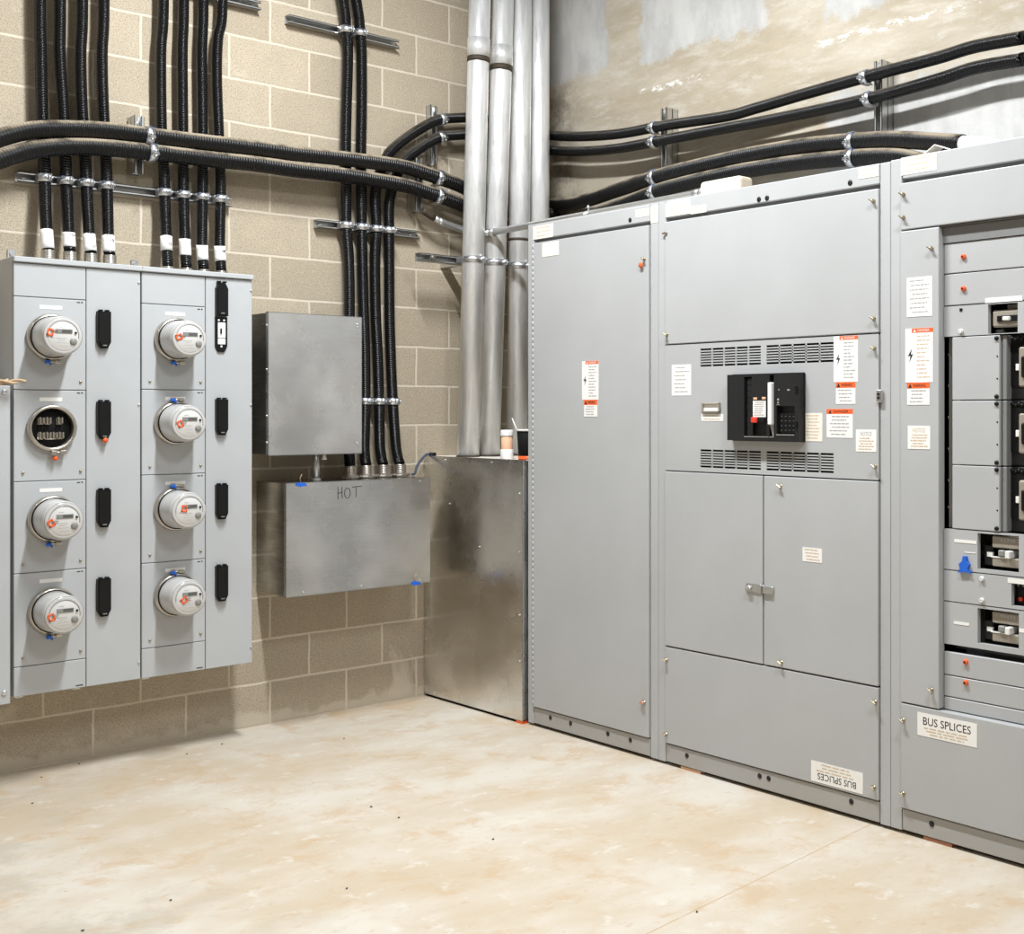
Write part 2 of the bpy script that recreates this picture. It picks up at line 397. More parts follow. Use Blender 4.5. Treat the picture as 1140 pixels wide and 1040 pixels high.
def label(parent, x0, x1, z0, z1, y, frame=RF, name='label', paper='paper', header=None, head=None, hx=0.0, rows=6, ink='inkgrey', bolt=False, title=None, tcol='ink', flip=False, desc=None, tsize=.4, margin=.10, big=None):
    """a printed sticker: paper, optional coloured header band, lettering"""
    m = MB(frame); m.box(x0, x1, y - .0010, y, z0, z1); p = m.build(name, M[paper], parent)
    if desc: p['label'] = desc
    w, h = x1 - x0, z1 - z0; yt = y - .0010; top = z1
    if header:
        m = MB(frame); m.box(x0 + w * hx, x1, yt - .0005, yt, z1 - h * head, z1); m.build('header_band', M[header], p)
        if title:
            m = MB(frame); m.text(title, x0 + w * (hx + (1 - hx) * .56), z1 - h * head * .5, w * (1 - hx) * .56, h * head * .55, yt - .0005)
            m.build('lettering', M[tcol], p)
        m = MB(frame); cx = x0 + w * (hx + (1 - hx) * .14); q = h * head * .36; cz = z1 - h * head * .55
        m.prism([(cx - q, cz - q), (cx + q, cz - q), (cx, cz + q * 1.1)], yt - .0010, yt - .0005); m.build('warning_triangle', M[tcol], p)
        top = z1 - h * head
    elif title:
        tz = (z1 - h * tsize * .62) if not flip else (z0 + h * tsize * .62)
        m = MB(frame); m.text(title, (x0 + x1) / 2, tz, w * (big or .72), h * tsize * .62, yt, flip); m.build('lettering', M[tcol], p)
        if flip: top = z1
        else: top = z1 - h * tsize
    zlo = z0 + h * .06 if not (flip and title and not header) else z0 + h * tsize
    if rows:
        m = MB(frame); rnd = random.Random(int((x0 * 977 + z0 * 131) * 1000)); dz = (top - h * .03 - zlo) / rows
        for i in range(rows):
            zz = top - h * .03 - dz * (i + .5); a = rnd.uniform(margin, margin + .12); b = rnd.uniform(margin, margin + .22)
            if bolt: a = max(a, .42)
            xa, xb = x0 + w * a, x1 - w * b; t = min(dz * .22, .0022)
            xx = xa
            while xx < xb:
                e = min(xb, xx + rnd.uniform(.05, .2) * w); m.box(xx, e, yt - .0004, yt, zz - t, zz + t); xx = e + w * .025
        m.build('printed_text', M[ink], p)
    if bolt:
        m = MB(frame); bx, bz, q = x0 + w * .19, z0 + h * .5, h * .13
        m.prism([(bx + q * .25, bz + q), (bx - q * .45, bz - q * .1), (bx, bz - q * .05), (bx - q * .2, bz - q), (bx + q * .45, bz + q * .2), (bx + q * .05, bz + q * .15)], yt - .0004, yt)
        m.build('lightning_symbol', M['ink'], p)
    return p

def rect_px(a, b, dy=0.0):         # two opposite image corners on the switchboard front
    (u0, z1), (u1, z0) = Rp(a[0], a[1], dy), Rp(b[0], b[1], dy)
    return u0, u1, z0, z1
def quad_px(pl, dy=0.0):           # four image corners tl, tr, br, bl
    q = [Rp(x, y, dy) for x, y in pl]
    return (q[0][0] + q[3][0]) / 2, (q[1][0] + q[2][0]) / 2, (q[2][1] + q[3][1]) / 2, (q[0][1] + q[1][1]) / 2

# ------------------------------------------------------------------ struts and clamps
def channel(m, axis, a, b, c1, c2, y_back, depth=.041, w=.041, t=.0028):
    """slotted C channel; axis x or z from a to b, centred on c1 (other in-plane coordinate), opening away from the wall"""
    yb, yf = y_back, y_back - depth
    for lo, hi, ya, yc in ((-w / 2, w / 2, yb - t, yb), (-w / 2, -w / 2 + t, yf, yb), (w / 2 - t, w / 2, yf, yb), (-w / 2, -w / 2 + .0105, yf, yf + t), (w / 2 - .0105, w / 2, yf, yf + t),
                           (-w / 2 + .0085, -w / 2 + .0105, yf, yf + .008), (w / 2 - .0105, w / 2 - .0085, yf, yf + .008)):
        if axis == 'x': m.box(a, b, ya, yc, c1 + lo, c1 + hi)
        else: m.box(c1 + lo, c1 + hi, ya, yc, a, b)
def strut(axis, a, b, c1, lab, frame=ID, y_back=0.0, deep=False, group='channel struts on the walls'):
    mid = (a + b) / 2
    loc = frame @ (Vector((a, y_back, c1)) if axis == 'x' else Vector((c1, y_back, a)))
    r = thing('channel_strut', lab, 'strut', loc, 0 if frame is ID else -PI / 2, group)
    m = MB(frame)
    channel(m, axis, a, b, c1, 0, y_back - (.041 if deep else 0)); m.build('channel', M['strut'], r)
    if deep:
        m = MB(frame); channel(m, axis, a, b, c1, 0, y_back); m.build('spacer_channel', M['strut'], r)
    m = MB(frame)
    for e in (a + .03, b - .03):
        p = (e, c1) if axis == 'x' else (c1, e)
        m.lathe([(0, .012), (.008, .011), (.008, 0)], Matrix.Translation((p[0], y_back - .003 - (.041 if deep else 0), p[1])) @ Matrix.Rotation(PI / 2, 4, 'X'), 6, False)
    m.build('anchor_bolt', M['zinc'], r)
    return r

CLAMP = {}
def clamp_at(p, r, axis, lab, group, rz=0.0, roll=0.0):
    """strut clamp: two half straps hugging a tube of radius r, lugs and bolt; axis of the tube in the wall frame"""
    key = (round(r, 4), axis)
    if key not in CLAMP:
        root = thing('conduit_clamp', lab, 'clamp', (0, 0, 0), 0, group)
        A = ID if axis == 'z' else Matrix.Rotation(PI / 2, 4, 'Y')
        m = MB(); t = bmesh.new(); n = 28; w = .016; vs = []
        for k in range(n + 1):
            a = PI * .5 + (2 * PI) * k / n
            ro, ri = r + .0045, r + .0004
            ca, sa = math.cos(a), math.sin(a)
            vs.append([t.verts.new((q * ca, q * sa, h)) for q, h in ((ri, -w), (ro, -w), (ro + .0012, 0), (ro, w), (ri, w))])
        for a, b in zip(vs, vs[1:]):
            for k in range(5): f = t.faces.new((a[k], a[(k + 1) % 5], b[(k + 1) % 5], b[k])); f.smooth = True
        bmesh.ops.recalc_face_normals(t, faces=t.faces); m._merge(t, A)
        for sx in (-1, 1):
            m.box(sx * (r + .001), sx * (r + .005), -.001, r + .006, -.015, .015, mat=A)
        m.build('strap', M['zinc'], root)
        for sx in (-1, 1):
            m = MB(); m.box(sx * .0035 - .0018 + r * .35, sx * .0035 + .0018 + r * .35, -r - .020, -r * .88, -.015, .015, .0015, mat=A); m.build('strap_lug', M['zinc'], root)
        m = MB(); m.cyl((-.014 + r * .35, -r - .011, 0), (.016 + r * .35, -r - .011, 0), .0035, 8); m.cyl((-.015 + r * .35, -r - .011, 0), (-.009 + r * .35, -r - .011, 0), .0075, 6); m.cyl((.008 + r * .35, -r - .011, 0), (.013 + r * .35, -r - .011, 0), .0075, 6)
        if axis != 'z': m.bm.transform(A)
        b = m.build('bolt', M['zinc'], root)
        if r < .05:
            for q in ((-r * .95, -r * .55, -r * .78, -r * .5, .0155, .0175), (r * .5, r * .8, -r * .86, -r * .62, -.0175, -.0155)):
                MB().box(*q, mat=A).build('dye_mark', M['zinc_blue'], root)
        CLAMP[key] = root; o = root
    else:
        o = dup(CLAMP[key]); tag(o, lab, 'clamp', group)
    o.location = p; o.rotation_euler = (0, roll if not rz else 0, rz) if not rz else Matrix(Matrix.Rotation(rz, 3, 'Z') @ Matrix.Rotation(roll, 3, 'Y')).to_euler()
    return o

# ------------------------------------------------------------------ black conduits on the block wall
def conduit(name, pts, r, mat, lab, group, n=14):
    P = smooth_path(pts, .03)
    base = P[-1]
    root = thing(name, lab, 'conduit', tuple(base), 0, group)
    m = MB(); m.tube(P, r, n); m.build('jacket', mat, root)
    return root, P
def point_at_z(P, z):
    return min(P, key=lambda q: abs(q.z - z))
def fitting(root, p, r, zt, y_off=0):
    """threaded nickel connector, locknut and flange under a conduit end at p (bottom at zt)"""
    m = MB(); prof = [(r * .9, p.z - zt + .002)]
    h = p.z - zt; k = 0
    prof = [(0, h), (r * 1.10, h)]
    steps = 5
    for i in range(steps):
        a = h * (1 - i / steps * .75); prof += [(r * 1.10, a - h * .03), (r * 1.18, a - h * .06), (r * 1.10, a - h * .12)]
    prof += [(r * 1.2, h * .18), (r * 1.2, 0), (0, 0)]
    m.lathe(prof, Matrix.Translation((p.x, p.y, zt)), 20); m.build('connector', M['nickel'], root)
    m = MB(); m.lathe([(0, .010), (r * 1.55, .010), (r * 1.7, .006), (r * 1.7, 0), (0, 0)], Matrix.Translation((p.x, p.y, zt)), 10, False); m.build('locknut', M['nickel'], root)

ZT = 2.106
vert = [  # px centre path down the wall
    [(44.7, -25), (44.7, 0), (45.6, 58), (47, 130), (49.6, 188), (50.5, 231), (52, 262)],
    [(66.9, -25), (66.9, 0), (66.6, 58), (70, 115), (73.3, 188), (74.4, 216), (76.4, 262)],
    [(92.5, -25), (91.7, 0), (89.7, 58), (91, 115), (95.5, 188), (97.5, 231), (99.5, 266)],
    [(117, -25), (115.7, 0), (113.6, 58), (114.8, 115), (118.5, 188), (119.7, 231), (120.6, 268)],
    [(184, -25), (182, 0), (179, 58), (179.7, 141), (182.3, 188), (184.3, 245), (185.2, 272)],
    [(206, -25), (204.5, 0), (203, 58), (203.6, 144), (204, 202), (205.4, 260), (206, 276)],
    [(228, -25), (226.4, 0), (224.7, 58), (225.6, 144), (225.6, 202), (225, 260), (225, 278)],
    [(253, -25), (247.8, 0), (242.6, 43), (241.4, 87), (243.7, 150), (245.7, 202), (244.8, 260), (244.8, 280)]]
rank = ['leftmost', 'second from left', 'third from left', 'rightmost']
side = ['left', 'right']
tag_txt = [None, '#23', '#7', '#5', '#2', None, None, '#8']
tag_top = [256, 258.5, 261, 262.5, 263, 266, 272.5, 273.5]
tag_bot = [277, 274.5, 280, 280, 279, 284, 290, 291]
low_strut = []
for i, pl in enumerate(vert):
    P3 = []
    for j, (x, y) in enumerate(pl):
        yy = -.066 if y < 225 else (-.09 if y < 255 else -.115)
        P3.append(L3(x, y, yy))
    P3[0:1] = [Vector((P3[1].x, -.066, 4.68)), Vector((P3[1].x, -.066, 4.2))]
    e = P3[-1]; P3.append(Vector((e.x + .002, -.125, ZT + (.050 if i < 4 else .022))))
    g = 'black conduits entering the meter cabinets from above'
    lab = f'slim black ribbed conduit, {rank[i % 4]} of the four entering the {side[i // 4]} meter cabinet top'
    root, P = conduit('flexible_conduit', P3, .0235, M['con'], lab, g)
    fitting(root, P[-1], .0235, ZT)
    zt, zb = L3(pl[-1][0], tag_top[i], -.13).z, L3(pl[-1][0], tag_bot[i], -.13).z
    Q = [q for q in P if zb <= q.z <= zt] or [point_at_z(P, (zt + zb) / 2)]
    top, bot = point_at_z(P, zt), point_at_z(P, zb)
    pa = Vector((bot.x, bot.y, max(zb, P[-1].z + .001))); pb = Vector((top.x, top.y, zt))
    Q = [q for q in P if zb < q.z < zt]; m = MB(); m.tube([pb] + [q for q in Q if q.z < pb.z - .004 and q.z > pa.z + .004] + [pa], .0252, 18); tg = m.build('label_tag', M['paper'], root); tg['label'] = 'white paper tag wrapped round the conduit'
    if tag_txt[i]:
        mid = (pa + pb) / 2; m = MB(); mid = min(P, key=lambda q: abs(q.z - mid.z)); m.text(tag_txt[i], mid.x + .004, mid.z, .024, .014, mid.y - .0004, curve=.0254); m.build('lettering', M['ink'], tg)
    q = point_at_z(P, 2.437 if False else L3(150, 213, -.05).z)
    low_strut.append(P)
# lower strut with its eight clamps
za = L3(22, 198, -.04).z; zb = L3(257, 223.5, -.04).z; zs = (za + zb) / 2
strut('x', L3(20, 200, -.041).x, L3(258.5, 224, -.041).x, zs, 'long horizontal channel strut holding eight clamps above the meter cabinets')
for i, P in enumerate(low_strut):
    q = point_at_z(P, zs)
    clamp_at((q.x, q.y, zs), .0235, 'z', f'silver clamp on {rank[i % 4]} conduit above the {side[i // 4]} meter cabinet', 'clamps on the strut above the meter cabinets')
strut('x', L3(205, 0, -.041).x, L3(291, 5, -.041).x, L3(285, 5, -.041).z, 'short channel strut cut by the top picture edge, right of the upper conduits')

# conduits feeding the splice box marked HOT
d1 = [(378, -30), (381.9, 0), (384.8, 29), (387.2, 58), (385.7, 115), (384.8, 164), (385.4, 208), (385.4, 251), (388, 285), (389, 330), (388.5, 420), (387.5, 480)]
d2 = [(391, -30), (396.5, 0), (400.4, 29), (402.4, 58), (402.7, 115), (401.8, 167), (402, 208), (402.6, 251), (403.5, 295), (404.5, 340), (406.3, 396), (406.6, 448), (405.5, 500)]
d3 = [(418, 213), (419, 254), (417.3, 288), (418.2, 349), (420.5, 396), (422, 448), (423, 500)]
d4 = [(434.4, 219), (433, 254), (433.3, 288), (433.6, 349), (435, 396), (437, 442), (441, 500)]
ZH = 1.1645
def drop(pl):
    out = []
    for x, y in pl:
        out.append(L3(x, y, -.068 if y < 300 else (-.075 if y < 450 else -.09)))
    return out
arcA = [Vector((1.53, -5.2, 2.80)), Vector((1.53, -4.2, 2.87)), R3(1160, 38, 1.53), R3(1140, 41.8, 1.53), R3(1085, 52, 1.53), R3(1042, 65, 1.53), R3(970, 84, 1.53), R3(898, 104, 1.53), R3(840, 121, 1.53), R3(808, 129.5, 1.53), R3(739, 140, 1.53), R3(690, 149, 1.53), R3(646, 152, 1.53), R3(612, 150.6, 1.525),
        Vector((1.44, -.16, 3.03)), Vector((1.30, -.085, 3.075)), L3(540, 130, -.075), L3(518.6, 131, -.075), L3(492, 132.7, -.075), L3(472, 141, -.072), L3(443, 161, -.066), L3(428.6, 178, -.064)]
arcB = [Vector((1.53, -5.2, 2.71)), Vector((1.53, -4.2, 2.78)), R3(1160, 62, 1.53), R3(1140, 66, 1.53), R3(1085, 75.7, 1.53), R3(1042, 89.4, 1.53), R3(967, 110, 1.53), R3(898, 125.5, 1.53), R3(840, 137, 1.53), R3(808, 142.8, 1.53), R3(739, 155.8, 1.53), R3(690, 165, 1.53), R3(646, 168.7, 1.53), R3(612, 167.3, 1.525),
        Vector((1.44, -.16, 2.95)), Vector((1.30, -.085, 2.985)), L3(540, 148, -.075), L3(518.6, 150, -.075), L3(490.7, 153, -.075), L3(466, 166.5, -.072), L3(447, 184, -.066)]
D = []
specs = [('black ribbed conduit dropping straight down, leftmost of four into the box marked HOT', drop(d1), 387.3), ('black ribbed conduit dropping straight down, second of four into the box marked HOT', drop(d2), 405.3),
         ('upper of two arcing black conduits, third into the box marked HOT', arcA + drop(d3), 424.3), ('lower of two arcing black conduits, fourth into the box marked HOT', arcB + drop(d4), 442.8)]
for i, (lab, P3, xe) in enumerate(specs):
    if i < 2: P3[0:1] = [Vector((P3[1].x - .16, -.068, 4.68)), Vector((P3[1].x - .13, -.068, 4.2))]
    e = L3(xe, 506, -.10); P3.append(Vector((e.x, -.12, ZH + .060)))
    root, P = conduit('flexible_conduit', P3, .0265, M['con'], lab, 'black conduits entering the box marked HOT')
    fitting(root, P[-1], .0265, ZH); D.append(P)
    p = P[-1]; m = MB(); m.box(p.x - .048, p.x + .048, p.y - .012, p.y + .012, ZH + .002, ZH + .012, .004); m.cyl((p.x + .045, p.y - .012, ZH + .009), (p.x + .045, p.y - .03, ZH + .009), .006, 8); m.build('bonding_lug', M['nickel'], root)
z1 = (L3(324, 21, -.04).z + L3(443, 49, -.04).z) / 2
strut('x', L3(321.5, 24, -.041).x, L3(444.5, 49, -.041).x, z1, 'high channel strut with two clamps over the pair of straight conduits')
z2 = (L3(354, 250, -.04).z + L3(467, 260, -.04).z) / 2
strut('x', L3(353.5, 250, -.041).x, L3(467.5, 260, -.041).x, z2, 'channel strut with four clamps above the small galvanized box')
z3 = L3(424, 447, -.05).z
strut('x', L3(372, 446, -.041).x, L3(444, 448, -.041).x, z3, 'channel strut half hidden beside the small galvanized box')
ord4 = ['leftmost', 'second', 'third', 'rightmost']
for i in range(2):
    q = point_at_z(D[i], z1); clamp_at((q.x, q.y, z1), .0265, 'z', f'silver clamp on the {["left", "right"][i]} conduit of the high strut pair', 'clamps on the high strut')
for i in range(4):
    cand = [q for q in D[i] if q.y > -.2 and q.x < .75]; q = point_at_z(cand, z2); clamp_at((q.x, q.y, z2), .0265, 'z', f'silver clamp on {ord4[i]} conduit of the four-clamp strut above the galvanized boxes', 'clamps on the four conduit strut')
for i in range(1, 4):
    cand = [q for q in D[i] if q.y > -.2 and q.x < .75]; q = point_at_z(cand, z3); clamp_at((q.x, q.y, z3), .0265, 'z', f'silver clamp on {ord4[i]} conduit beside the small galvanized box', 'clamps beside the small galvanized box')

# two fat conduits sweeping along both walls
YH = -.131
HA = [L3(-60, 178, YH), L3(-30, 165, YH), L3(0, 153.6, YH), L3(29, 146, YH), L3(58, 143.6, YH), L3(115, 145, YH), L3(173, 152, YH), L3(231, 159, YH), L3(300, 167, YH), L3(328, 171, YH), L3(385, 177, YH), L3(443, 184.6, YH), L3(472, 192.5, YH), L3(515, 208, YH),
      Vector((1.18, -.105, 2.62)), Vector((1.36, -.085, 2.59)), Vector((1.50, -.105, 2.585)), Vector((1.58, -.19, 2.59)), R3(612, 229, 1.585), R3(646, 225, 1.565), R3(690, 211, 1.535), R3(739, 194.5, 1.522), R3(808, 178, 1.522), R3(850, 169.5, 1.522), R3(898, 162, 1.522), R3(955, 157, 1.52), R3(998, 155.5, 1.50), R3(1042, 158, 1.47), R3(1072, 160, 1.44)]
HB = [L3(-60, 204, YH), L3(-30, 190, YH), L3(0, 178, YH), L3(29, 168.5, YH), L3(58, 164.4, YH), L3(101, 163.6, YH), L3(161, 168.7, YH), L3(231, 177, YH), L3(285, 182.6, YH), L3(328, 189, YH), L3(385, 195.6, YH), L3(443, 205, YH), L3(472, 212.7, YH), L3(515, 228.6, YH),
      Vector((1.18, -.105, 2.535)), Vector((1.36, -.085, 2.50)), Vector((1.50, -.105, 2.49)), Vector((1.58, -.19, 2.49)), R3(625, 251, 1.580), R3(655, 242, 1.560), R3(690, 229.5, 1.535), R3(739, 210.5, 1.522), R3(808, 194, 1.522), R3(850, 186.5, 1.522), R3(898, 180, 1.522), R3(955, 175, 1.52), R3(998, 174.5, 1.50), R3(1022, 179, 1.48), R3(1036, 184, 1.47)]
gh = 'thick conduits sweeping round the corner'
root, PA = conduit('flexible_conduit', HA, .0365, M['con_big'], 'thick dusty black conduit, upper of the two crossing both walls at mid height', gh, 18)
p = PA[-1]; dr = (PA[-1] - PA[-3]).normalized(); m = MB(); m.tube([p - dr * .01, p + dr * .07, p + dr * .12, p + dr * .20 + Vector((0, 0, -.01)), p + dr * .28 + Vector((0, 0, -.05))], .032, 18); cn = m.build('connector', M['white'], root); cn['label'] = 'white end sleeve of the thick conduit'
root, PB = conduit('flexible_conduit', HB, .0365, M['con_big'], 'thick dusty black conduit, lower of the two crossing both walls at mid height', gh, 18)
# vertical struts and their clamps
def near_x(P, x): return min((q for q in P if q.y > -.2), key=lambda q: abs(q.x - x))
def near_y(P, y): return min((q for q in P if q.x > 1.35), key=lambda q: abs(q.y - y))
def vstrut(px, y0, y1, lab, deep=True):
    a = L3(px, y1, -.05); b = L3(px, y0, -.05); strut('z', a.z, b.z, (a.x + b.x) / 2, lab, ID, 0, deep); return (a.x + b.x) / 2
xs = vstrut(152, 130, 194, 'short upright strut behind the thick conduits, over the meter cabinets')
for P, nm in ((PA, 'upper'), (PB, 'lower')):
    q = near_x(P, xs + .03); j = P.index(q); dv = P[j + 1] - P[j - 1]
    clamp_at(q, .0365, 'x', f'large silver clamp on {nm} thick conduit above the meter cabinets', 'large clamps on the thick conduits', 0, -math.atan2(dv.z, dv.x))
xs = vstrut(462.5, 177, 236, 'short upright strut behind the thick conduits, left of the steel pipes')
for P, nm in ((PA, 'upper'), (PB, 'lower')):
    q = near_x(P, xs + .075); j = P.index(q); dv = P[j + 1] - P[j - 1]
    clamp_at(q, .0365, 'x', f'large silver clamp on {nm} thick conduit, left of the steel pipes', 'large clamps on the thick conduits', 0, -math.atan2(dv.z, dv.x))
xs = vstrut(484, 117, 182, 'upright strut behind the two arcing conduits, left of the steel pipes', False)
for P, nm in ((D[2], 'upper'), (D[3], 'lower')):
    cand = [q for q in P if q.y > -.2 and q.z > 2.75]; q = min(cand, key=lambda q: abs(q.x - xs - .03)); j = P.index(q); dv = P[j - 1] - P[j + 1]
    clamp_at(q, .0265, 'x', f'silver clamp on {nm} arcing conduit, left of the steel pipes', 'clamps on the arcing conduits', 0, -math.atan2(dv.z, dv.x))
RW = Matrix.Translation((XR, 0, 0)) @ Matrix.Rotation(-PI / 2, 4, 'Z')
for px, y0, y1, nm in ((738.5, 120, 240, 'near the room corner'), (977, 67, 185, 'above the middle switchboard section')):
    a = R3(px, y1, 1.56); b = R3(px, y0, 1.56)
    strut('z', a.z, b.z, -(a.y + b.y) / 2, f'upright strut on the concrete wall, {nm}', RW, 0, True)
    yb = (a.y + b.y) / 2
    for P, r, nm2 in ((D[2], .0265, 'upper slim'), (D[3], .0265, 'lower slim'), (PA, .0365, 'upper thick'), (PB, .0365, 'lower thick')):
        q = near_y(P, yb + .03 + (.06 if (px > 900 and r > .03) else 0)); j = P.index(q); dv = P[j + 1] - P[j - 1]
        if dv.y > 0: dv = -dv
        clamp_at(q, r, 'x', f'silver clamp on {nm2} conduit, concrete wall strut {nm}', 'clamps on the concrete wall', -PI / 2, -math.atan2(dv.z, -dv.y))

# ------------------------------------------------------------------ meter cabinets
def strip_box(x0, x1, z0, z1, yf, th=.013):
    return MB().box(x0 + .0014, x1 - .0014, yf, yf + th, z0 + .0014, z1 - .0014, .0022)
ORI = Matrix.Rotation(PI / 2, 4, 'X')            # lathe axis z -> -y
def at(x, y, z): return Matrix.Translation((x, y, z)) @ ORI
def breaker_cover(parent, cx, z0, z1, y, tip='bottom'):
    w = .0265; t = .026; zt0, zt1 = z0, z1
    m = MB()
    if tip == 'bottom': poly = [(cx - w, z1), (cx - w, z0 + t), (cx - w * .5, z0), (cx + w * .5, z0), (cx + w, z0 + t), (cx + w, z1)]
    else: poly = [(cx - w, z0), (cx + w, z0), (cx + w, z1 - t), (cx + w * .5, z1), (cx - w * .5, z1), (cx - w, z1 - t)]
    m.prism(poly, y - .020, y); q = [(cx + (x - cx) * .86, (z0 + z1) / 2 + (z - (z0 + z1) / 2) * .94) for x, z in poly]; m.prism(q, y - .024, y - .018)
    o = m.build('breaker_cover', M['black'], parent)
    for sx in (-1, 1):
        m = MB(); m.box(cx + sx * .013 - .008, cx + sx * .013 + .008, y - .021, y - .002, z1 + .0005, z1 + .007, .002); m.build('cover_hinge', M['black'], o)
    m = MB(); m.box(cx - .008, cx + .008, y - .0255, y - .0235, z0 + .010, z0 + .014); m.build('latch_slot', M['grey_mid'], o)
    return o
def cabinet(nm, lab, x0, xm, x1, zs, cx, cz, bx, covers, open_top):
    yf = -.250; zb, zt = .357, 2.106
    r = thing('meter_cabinet', lab, 'meter cabinet', ((x0 + x1) / 2, 0, zb), 0, 'wall mounted meter cabinets')
    MB().box(x0, x1, yf + .014, -.002, zb + .002, zt - .004).build('enclosure', M['paint_blue'], r)
    m = MB(); m.box(x0 - .001, x1 + .003, yf - .012, -.002, zt - .022, zt, .003); m.build('top_cap', M['paint_blue'], r)
    strip_box(x0, xm, zs[0], zt - .023, yf).build('wiring_cover', M['paint_blue'], r)
    strip_box(x0, xm, zb, zs[4], yf).build('wiring_cover', M['paint_blue'], r)
    for i in range(4):
        z1, z0 = zs[i], zs[i + 1]
        o = strip_box(x0, xm, z0, z1, yf).build('meter_cover', M['paint_blue'], r)
        for sx in (x0 + .035, xm - .022): screw(o, sx, yf, z0 + .035, mat='brass', r=.0055)
        m = MB(); m.box(cx - .043, cx + .043, yf - .001, yf, z1 - .045, z1 - .030); m.build('label_strip', M['paper'], o)
        m = MB(); m.box(xm - .036, xm - .024, yf - .0008, yf, z1 - .013, z1 - .009); m.box(xm - .019, xm - .013, yf - .0008, yf, z1 - .013, z1 - .008); m.build('printed_mark', M['ink'], o)
        if i == 1 and covers == 'A': pass
    o = strip_box(xm, x1, zb, zt - .023, yf).build('breaker_panel', M['paint_blue'], r)
    for sz in (zt - .07, 1.52, .43): screw(o, x1 - .008, yf, sz, r=.0045, mat='zinc')
    m = MB(); m.box(xm - .04, xm - .012, yf - .0008, yf, zb + .010, zb + .014); m.build('printed_mark', M['ink'], r)
    for xx in (x0 + .03, x1 - .03) if covers == 'B' else (x0 + .03, x0 + .25):
        m = MB(); m.box(xx - .014, xx + .014, yf + .03, yf + .06, zb - .010, zb + .003, .002); m.build('bottom_tab', M['white'], r)
    m = MB(); q = x0 + .065; m.box(q - .016, q + .016, -.006, -.001, zt - .02, zt + .055, .002); m.cyl((q, -.005, zt + .035), (q, -.014, zt + .035), .008, 6); m.build('mounting_tab', M['strut'], r)
    for i, (z0, z1) in enumerate(bx[1]):
        if i == 0 and open_top:
            zm = z0 + .155
            breaker_cover(r, bx[0], zm + .004, z1, yf, 'top')
            m = MB(); cxx = bx[0]; w = .0275
            poly = [(cxx - w, zm), (cxx - w, z0 + .026), (cxx - w * .5, z0), (cxx + w * .5, z0), (cxx + w, z0 + .026), (cxx + w, zm)]
            m.prism(poly, yf - .008, yf); fr = m.build('breaker_frame', M['black'], r)
            m = MB(); m.box(cxx - .017, cxx + .018, yf - .013, yf - .006, z0 + .062, z0 + .130, .002); m.box(cxx - .017, cxx + .018, yf - .012, yf - .006, z0 + .033, z0 + .060, .002); m.build('breaker', M['white'], fr)
            m = MB(); m.box(cxx - .008, cxx - .001, yf - .020, yf - .012, z0 + .080, z0 + .104, .002); m.build('toggle', M['black'], fr)
            m = MB()
            for a, b in ((-.012, .140), (.012, .140), (0, .024)): m.lathe([(0, .004), (.0045, .003), (.005, 0)], at(cxx + a, yf - .008, z0 + b), 10)
            m.build('frame_screw', M['white'], fr)
        else:
            o = breaker_cover(r, bx[0], z0, z1, yf)
            if covers == 'A' and i == 1:
                m = MB(); m.lathe([(0, .012), (.010, .010), (.012, 0), (.0, -.002)], at(bx[0] + .003, yf - .016, z0 - .004), 8); s = m.build('seal_tag', M['orange'], o); s['label'] = 'orange seal hanging from the breaker cover'
    return r
CA, CB = (-1.206, -.9295, -.7075), (-.704, -.4265, -.209)
zsA = [1.948, 1.577, 1.211, .846, .475]; zsB = [1.949, 1.584, 1.220, .845, .483]
cabA = cabinet('A', 'left grey meter cabinet with three meters and an open socket', CA[0], CA[1], CA[2], zsA, -1.066, None, (-.863, [(1.752, 1.905), (1.376, 1.532), (1.011, 1.167), (.642, .798)]), 'A', False)
cabB = cabinet('B', 'right grey meter cabinet with four meters and one flipped-up breaker cover', CB[0], CB[1], CB[2], zsB, -.560, None, (-.3575, [(1.754, 2.060), (1.386, 1.545), (1.014, 1.167), (.652, .808)]), 'B', True)

def hasp(m, x, y, z, s):
    m.box(x - .030, x - .008, y - .012, y + .004, z - s * .016, z, .003); m.box(x + .004, x + .030, y - .012, y + .004, z - s * .013, z + s * .002, .003); m.cyl((x - .02, y - .008, z - s * .006), (x + .016, y - .008, z - s * .006), .003, 8)
# the empty socket
cz = 1.424
sk = (-1.066, cz)
m = MB(); m.lathe([(.078, -.03), (.078, .022), (.082, .030), (.089, .030), (.093, .024), (.094, .010), (.091, .0), (.086, -.001), (.086, -.03)], at(sk[0], -.250, sk[1]), 40); ring = m.build('socket_ring', M['nickel'], cabA); ring['label'] = 'open round meter socket ring'
m = MB(); hasp(m, sk[0] + .022, -.272, sk[1] - .092, 1); m.build('ring_hasp', M['nickel'], ring)
m = MB(); m.lathe([(0, .010), (.009, .008), (.011, 0), (0, -.002)], at(sk[0] + .010, -.268, sk[1] - .122), 8); s = m.build('seal_tag', M['orange'], ring); s['label'] = 'orange seal hanging under the open socket'
m = MB(); m.lathe([(0, .002), (.079, .002), (.079, 0)], at(sk[0], -.2505, sk[1]), 32); bk = m.build('socket_base', M['black_matt'], cabA); bk['label'] = 'black interior of the open meter socket'
for (dx, dz) in ((-.040, .030), (-.014, .030), (.030, .030), (-.040, -.030), (-.014, -.030), (.010, -.030), (.034, -.030)):
    m = MB(); x, z = sk[0] + dx, sk[1] + dz
    m.box(x - .009, x - .004, -.272, -.252, z - .014, z + .014, .001); m.box(x + .004, x + .009, -.275, -.252, z - .012, z + .012, .001); m.box(x - .012, x + .009, -.258, -.2525, z - .016, z + .010, .001)
    m.build('contact_jaw', M['nickel'], bk)

